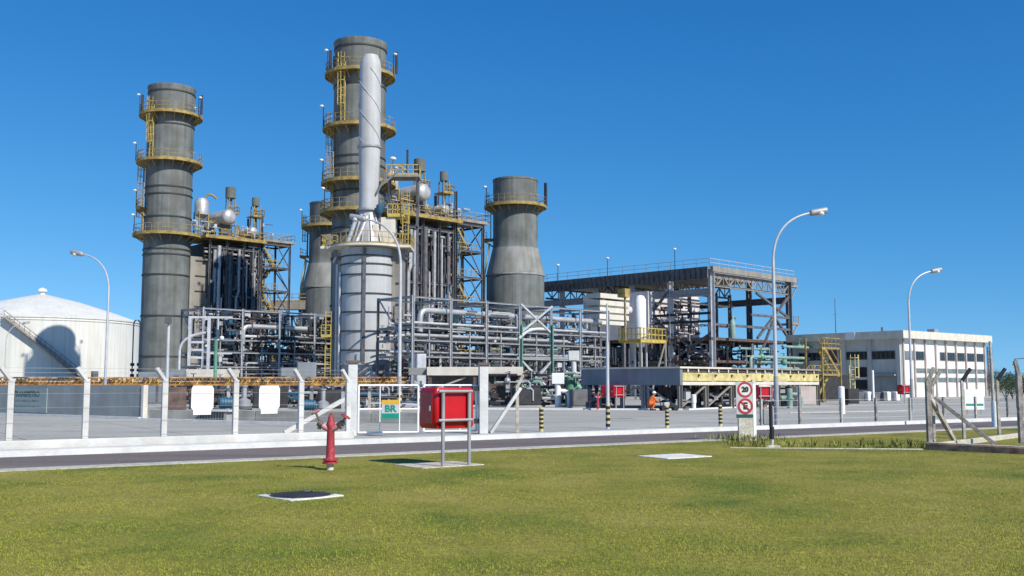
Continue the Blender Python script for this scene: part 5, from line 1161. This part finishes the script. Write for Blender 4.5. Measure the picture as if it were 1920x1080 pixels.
b = MB(); b.b2(-0.052, 0.052, -0.052, 0.052, Z(713, q.y) - 0.1, Z(713, q.y) + 0.01); b.build('cap', 'cream', t)
q = G(1448, 838, 0.03); t = thing('black_marker_post', 'black-painted post on a white square foot beside the road signs', 'marker post', (q.x, q.y, 0), 0)
b = MB(); b.b2(-0.2, 0.2, -0.16, 0.16, 0, 0.07); b.build('foot', 'slabw', t, bevel=0.01)
b = MB(); b.lathe((0, 0, 0), [(0.045, 0.07), (0.045, 0.24)], 12); b.build('stub', 'concw', t)
b = MB(); b.lathe((0.0, 0, 0), [(0.062, 0.24), (0.062, 0.56)], 14); b.build('lower_sleeve', 'black', t)
b = MB(); b.lathe((-0.02, 0, 0), [(0.05, 0.561), (0.05, 1.22)], 14); b.build('upper_sleeve', 'black', t)
b = MB(); b.b2(-0.22, -0.08, -0.05, 0.08, 0.62, 1.02); b.bar((-0.1, 0, 0.8), (-0.05, 0, 0.8), 0.04); b.build('valve_box', 'galv', t, bevel=0.01)

# ------------------------------------------------------------------ right-hand fence on its plinth
def fpost(t, q, zb, tip, m, w=0.13, mt=None):
    b = MB(); q = Vector(q); b.bar(q, q + Vector((0, 0, zb)), w, w); b.build('post', m, t, bevel=0.012)
    b = MB(); b.bar(q + Vector((0, 0, zb - 0.03)), q + Vector((tip, -0.05, zb + 0.36)), 0.09, 0.1); b.build('post_arm', mt or m, t, bevel=0.01)
c0 = G(1738, 843, 0.03); c1 = G(2050, 858, 0.03); e1 = G(1925, 818, 0.03)
t = thing('corner_fence', 'weathered concrete-post corner fence with two struts on a reddish plinth at right', 'fence', (0, 0, 0), 0)
def plinth(a, c, w, h, m, name, parent):
    d = (c - a).normalized(); an = math.atan2(d.y, d.x); b = MB(); b.box(tuple(((a + c) / 2).xy) + (h / 2,), ((a - c).xy.length, w, h), an); return b.build(name, m, parent, bevel=0.015)
plinth(c0, c1, 0.2, 0.19, 'brick', 'plinth', t)
cp = plinth(c0, c1, 0.16, 0.03, 'slab', 'plinth_cap', t); cp.location.z = 0.1905
plinth(c0 + Vector((0.2, 0.35, 0)), e1, 0.15, 0.16, 'slab', 'rear_plinth', t)
fpost(t, (c0.x + 0.08, c0.y, 0.15), 1.60, 0.16, 'postd', 0.12, 'post')
fpost(t, (G(1752, 836).x, G(1752, 836).y, 0), 1.68, 0.22, 'post', 0.08)
q = G(1808, 824); fpost(t, (q.x, q.y, 0), 1.80, 0.26, 'post', 0.09, 'black')
q = G(1874, 820); fpost(t, (q.x, q.y, 0), 1.82, 0.26, 'post', 0.09, 'black')
q = G(1916, 838); fpost(t, (q.x, q.y, 0.1), 1.85, -0.1, 'postd', 0.13)
a_ = P(1742, 742, 27.4); c_ = G(1790, 834); b = MB(); b.bar(a_, (c_.x, c_.y, 0.1), 0.10, 0.12); b.build('strut', 'post', t, bevel=0.01)
a_ = P(1752, 745, 27.6); c_ = G(1866, 840); b = MB(); b.bar(a_, (c_.x, c_.y, 0.1), 0.09, 0.1); b.build('strut', 'postd', t, bevel=0.01)
b = MB()
for z in (0.5, 0.95, 1.4): b.tube([(c0.x, c0.y, z), (G(1808, 824).x, G(1808, 824).y, z), (G(1874, 820).x, G(1874, 820).y, z)], 0.004, 4); b.tube([(c0.x, c0.y, z), (G(1916, 838).x, G(1916, 838).y, z)], 0.004, 4)
b.build('strand_wires', 'galv', t)
k0 = G(1368, 840, 0.03); d = (c0 - k0)
t = struct(plinth(k0, c0 - d * 0.01, 0.10, 0.05, 'slab', 'lawn_kerb', None))
q = G(1866, 801); t = thing('utility_pole', 'slim pole with white painted foot behind the right-hand fence', 'pole', (q.x, q.y, 0), 0)
b = MB(); b.lathe((0, 0, 0), [(0.12, 0), (0.12, 1.0)], 12); b.build('white_foot', 'whiteclean', t)
b = MB(); b.tube([(-0.03, 0, 1.0), (-0.06, 0, Z(640, q.y))], 0.065, 10, 0.05); b.build('shaft', 'post', t)
q = P(1858, 719, 140); t = thing('lattice_mast', 'thin lattice mast beside the right end of the white building', 'mast', (q.x, q.y, 0), 0); hm = Z(650, 140)
b = MB()
for dx, dy in ((-.3, 0), (.3, 0), (0, .5)): b.bar((dx, dy, 0), (dx, dy, hm), 0.1)
z = 0.4
while z < hm - 1: b.bar((-.3, 0, z), (.3, 0, z + 0.9), 0.06); b.bar((.3, 0, z), (-.3, 0, z + 0.9), 0.06); z += 1
b.build('lattice', 'brownsteel', t)
q = P(1826, 719, 56); t = thing('roadside_notice', 'white rectangular notice with green lower stripe, right of the white building', 'sign', (q.x, q.y, 0), R(5))
b = MB(); b.b2(-0.55, 0.55, 0, 0.03, Z(768, 56), Z(730, 56)); b.build('board', 'whiteclean', t)
b = MB(); b.b2(-0.5, 0.5, -0.006, -0.001, Z(761, 56), Z(757, 56)); b.build('green_stripe', 'signg', t)
for x in (-0.4, 0.4):
    b = MB(); b.bar((x, 0.05, 0), (x, 0.05, Z(735, 56)), 0.06); b.build('leg', 'galv', t)
q = P(1905, 719, 70); t = thing('goal_frame', 'thin dark square pipe frame at the right edge', 'frame', (q.x, q.y, 0), 0); hm = Z(673, 70)
b = MB(); b.tube([(0, 0, 0), (0, 0, hm), (1.6, 0, hm + 0.1)], 0.05, 8); b.build('pipe', 'steel', t)
b = MB(); b.tube([(-0.15, 0, hm - 0.4), (0.15, 0, hm - 0.1)], 0.05, 8); b.build('bracket', 'steel', t)

# ------------------------------------------------------------------ crouching worker and tool cart
def skin_body(name, nodes, edges, m, parent=None, root=0, sub=1):
    me = bpy.data.meshes.new(name); me.from_pydata([n[0] for n in nodes], edges, []); me.materials.append(M[m])
    o = bpy.data.objects.new(name, me); C.objects.link(o); o.parent = parent
    o.modifiers.new('skin', 'SKIN')
    for i, n in enumerate(nodes):
        r = n[1]; me.skin_vertices[0].data[i].radius = (r, r) if not isinstance(r, tuple) else r
        me.skin_vertices[0].data[i].use_root = (i == root)
    s = o.modifiers.new('subdivision', 'SUBSURF'); s.levels = s.render_levels = sub
    return o
q = G(1217, 769.5)
# built facing +x (towards the cart), squatting: hips low, knees forward, arms reaching out
N = [((0, 0, .42), .15), ((.10, 0, .58), .145), ((.20, 0, .76), .165), ((.27, 0, .88), .10), ((.31, 0, .94), .055), ((.35, 0, 1.02), .09), ((.37, 0, 1.10), .085),
     ((.02, -.12, .40), .105), ((.36, -.17, .52), .075), ((.16, -.16, .10), .045), ((.20, -.16, .04), .042), ((.34, -.18, .03), .035),
     ((.02, .12, .40), .105), ((.36, .17, .52), .075), ((.16, .16, .10), .045), ((.20, .16, .04), .042), ((.34, .18, .03), .035),
     ((.27, -.19, .84), .065), ((.40, -.24, .62), .045), ((.58, -.16, .56), .03), ((.27, .19, .84), .065), ((.40, .24, .62), .045), ((.58, .16, .56), .03)]
E = [(0, 1), (1, 2), (2, 3), (3, 4), (4, 5), (5, 6), (0, 7), (7, 8), (8, 9), (9, 10), (10, 11), (0, 12), (12, 13), (13, 14), (14, 15), (15, 16), (2, 17), (17, 18), (18, 19), (2, 20), (20, 21), (21, 22)]
for wv, sgn in ((19, -1), (22, 1)):
    w0 = Vector(N[wv][0]); pi = len(N); N.append((tuple(w0 + Vector((.05, 0, -.005))), .028)); E.append((wv, pi)); pw = Vector(N[pi][0])
    for j, (dy, L) in enumerate(((-.03, .07), (-.01, .08), (.01, .075), (.03, .06))):
        a = pw + Vector((.04, dy, 0)); i0 = len(N); N.append((tuple(a), .010)); N.append((tuple(a + Vector((L * .6, dy * .2, -.01))), .009)); N.append((tuple(a + Vector((L * .8, dy * .2, -.035))), .008)); E += [(pi, i0), (i0, i0 + 1), (i0 + 1, i0 + 2)]
    i0 = len(N); N.append((tuple(pw + Vector((.01, -sgn * .035, 0))), .011)); N.append((tuple(pw + Vector((.04, -sgn * .05, -.01))), .009)); E += [(pi, i0), (i0, i0 + 1)]
wk = skin_body('person', N, E, 'skin'); wk.location = (q.x, q.y, 0); wk.rotation_euler = (0, 0, R(15)); tag(wk, 'worker in orange coveralls and white helmet crouching under the cooler', 'person')
CL = [(N[i][0], N[i][1] + 0.018) for i in (0, 1, 2, 3, 7, 8, 9, 12, 13, 14, 17, 18, 20, 21)] + [((.54, -.175, .572), .042), ((.54, .175, .572), .042)]
skin_body('coverall', CL, [(0, 1), (1, 2), (2, 3), (0, 4), (4, 5), (5, 6), (0, 7), (7, 8), (8, 9), (2, 10), (10, 11), (2, 12), (12, 13), (11, 14), (13, 15)], 'orangecloth', wk)
b = MB(); b.ball((.36, 0, 1.11), .118, 12, 0.95); b.ring((.37, 0, 1.105), .1, .16, 0, .012, 24); b.build('helmet', 'whiteclean', wk)
for s in (-1, 1):
    b = MB(); b.box((.26, s * .17, .045), (.28, .10, .09)); b.build('boot', 'black', wk, bevel=0.03)
b = MB(); b.ball((.445, 0, 1.04), .014, 6); b.build('nose', 'skin', wk)
q = G(1254, 770); t = thing('tool_cart', 'low black wheeled tool cart with pale boxes in front of the orange worker', 'cart', (q.x, q.y, 0), R(10))
b = MB(); b.b2(-0.5, 0.5, -0.28, 0.28, 0.22, 0.30); b.bar((-0.5, 0, 0.3), (-0.62, 0, 0.75), 0.05); b.build('frame', 'black', t, bevel=0.01)
for x in (-0.4, 0.4):
    for y in (-0.26, 0.26):
        b = MB(); b.hcyl((x, y - 0.04, 0.15), (x, y + 0.04, 0.15), 0.15, 16); b.build('wheel', 'black', t)
b = MB(); b.b2(-0.35, 0.0, -0.2, 0.2, 0.301, 0.52); b.build('tool_box', 'galvl', t, bevel=0.02)
b = MB(); b.b2(0.05, 0.4, -0.2, 0.2, 0.301, 0.46); b.build('tool_box', 'dark', t, bevel=0.02)

# ------------------------------------------------------------------ plants
def tris(name, centers, sizes, m, seed, up=0.0, aspect=0.5, parent=None):
    rs = np.random.RandomState(seed); n = len(centers)
    d = rs.normal(size=(n, 3)); d[:, 2] = np.abs(d[:, 2]) + up; d /= np.linalg.norm(d, axis=1)[:, None]
    s = np.cross(d, rs.normal(size=(n, 3))); s /= np.linalg.norm(s, axis=1)[:, None]
    L = sizes[:, None]; c = centers
    v = np.stack([c - s * L * aspect * 0.5, c + d * L * 0.5 - s * L * aspect * .1, c + d * L, c + d * L * 0.5 + s * L * aspect * 0.6], 1).reshape(-1, 3)
    me = bpy.data.meshes.new(name); me.vertices.add(n * 4); me.vertices.foreach_set('co', v.astype(np.float32).ravel())
    me.loops.add(n * 4); me.loops.foreach_set('vertex_index', np.arange(n * 4, dtype=np.int32)); me.polygons.add(n); me.polygons.foreach_set('loop_start', np.arange(0, n * 4, 4, dtype=np.int32))
    me.update(); me.validate(); me.materials.append(M[m]); o = bpy.data.objects.new(name, me); C.objects.link(o); o.parent = parent; return o
def shrub(px, D, h, label, seed):
    q = P(px, 719, D); t = thing('shrub', label, 'shrub', (q.x, q.y, 0), 0, 'shrubs at the right edge'); rs = np.random.RandomState(seed)
    b = MB(); tips = []
    for k in range(6):
        a = rs.uniform(0, 6.28); tip = (math.cos(a) * h * .3, math.sin(a) * h * .3, h * rs.uniform(.55, .8)); b.tube([(0, 0, 0), (tip[0] * .3, tip[1] * .3, h * .25), tip], 0.06, 6, 0.02); tips.append(tip)
    b.build('trunk', 'bark', t)
    cs = []
    for k in range(26):
        c = np.array([rs.normal() * h * .28, rs.normal() * h * .28, h * rs.uniform(.3, .92)]); cs.append(c + rs.normal(size=(45, 3)) * h * .085)
    cs = np.concatenate(cs); tris('crown', cs, rs.uniform(.12, .24, len(cs)) * h / 2.5, 'leaf', seed, parent=t)
shrub(1885, 104, 2.3, 'low dark shrub left of the thin pipe frame at the right edge', 1); shrub(1898, 112, 3.0, 'tallest dark shrub behind the thin pipe frame', 2); shrub(1912, 100, 2.4, 'dark shrub right of the thin pipe frame', 3)
shrub(1932, 108, 2.8, 'dark shrub cut by the right picture edge', 4)
for i, (px, D, h) in enumerate(((1850, 230, 4), (1872, 260, 5), (1893, 250, 4.4))): shrub(px, D, h, ['far bush near the lattice mast', 'far bush between the mast and frame', 'far bush behind the nearer shrubs'][i], 20 + i)

# weeds along the lawn kerb
rs = np.random.RandomState(4); n = 3000
s = rs.uniform(0, 1, n) ** 0.9; base = np.array([k0.x, k0.y]) + np.outer(s, np.array([d.x, d.y])); nn = np.array([-d.y, d.x]) / math.hypot(d.x, d.y)
off = np.abs(rs.normal(size=n)) * 0.55 + 0.05; cl = (np.sin(s * 47) + np.sin(s * 101 + 1)) * 0.5 + rs.normal(size=n) * .5; keep = cl > 0.15
pos = base + np.outer(off, nn); h = (0.05 + 0.15 * rs.uniform(size=n) ** 2) * (1 + 0.6 * (cl > 0.6))
pos = np.concatenate([pos, np.zeros((n, 1)) + 0.03], 1)[keep]; hh = h[keep]
q2 = np.array(G(1395, 828)); m2 = 420; ex = np.stack([q2[0] + rs.normal(size=m2) * .5, q2[1] + rs.normal(size=m2) * .35, np.full(m2, .03)], 1)
pos = np.concatenate([pos, ex]); hh = np.concatenate([hh, rs.uniform(.05, .28, m2)])
o = tris('weeds', pos, hh, 'weed', 8, up=2.4, aspect=0.16); o['kind'] = 'stuff'; tag(o, 'straggling yellow green weeds along the thin lawn kerb', 'weeds')
# mown grass blades
rs = np.random.RandomState(9); n = 300000
D_ = 7.8 * (32 / 7.8) ** (rs.uniform(0, 1, n) ** 0.95); X_ = (rs.uniform(-1, 1, n) * 0.56) * D_ 
off = (X_ - fa.x) * rn.x + (D_ - fa.y) * rn.y
jit = rs.normal(size=n) * 0.03; keep = off > ndist + 0.55 + jit * 1.0 - 0.01
for (cx, cy, rr) in ((G(563, 934.5).x, G(563, 934.5).y, 0.53), (G(1265, 858.5).x, G(1265, 858.5).y, 0.64), (G(823, 874).x, G(823, 874).y + .1, 0.76), (hy.location.x, hy.location.y, 0.09)):
    keep &= (X_ - cx) ** 2 + (D_ - cy) ** 2 > rr ** 2 * rs.uniform(0.85, 1.0, n)
X_, D_ = X_[keep], D_[keep]; n = len(X_)
pat = 0.5 + 0.5 * np.sin(X_ * 1.7 + np.sin(D_ * 1.3) * 2) * np.sin(D_ * 0.9 + 1)
o = tris('grass', np.stack([X_, D_, np.full(n, 0.028)], 1), rs.uniform(0.018, 0.032, n) * (0.8 + 0.3 * pat), 'blade', 10, up=0.9, aspect=0.28); o['kind'] = 'stuff'; tag(o, 'short mown lawn grass in the foreground', 'grass')
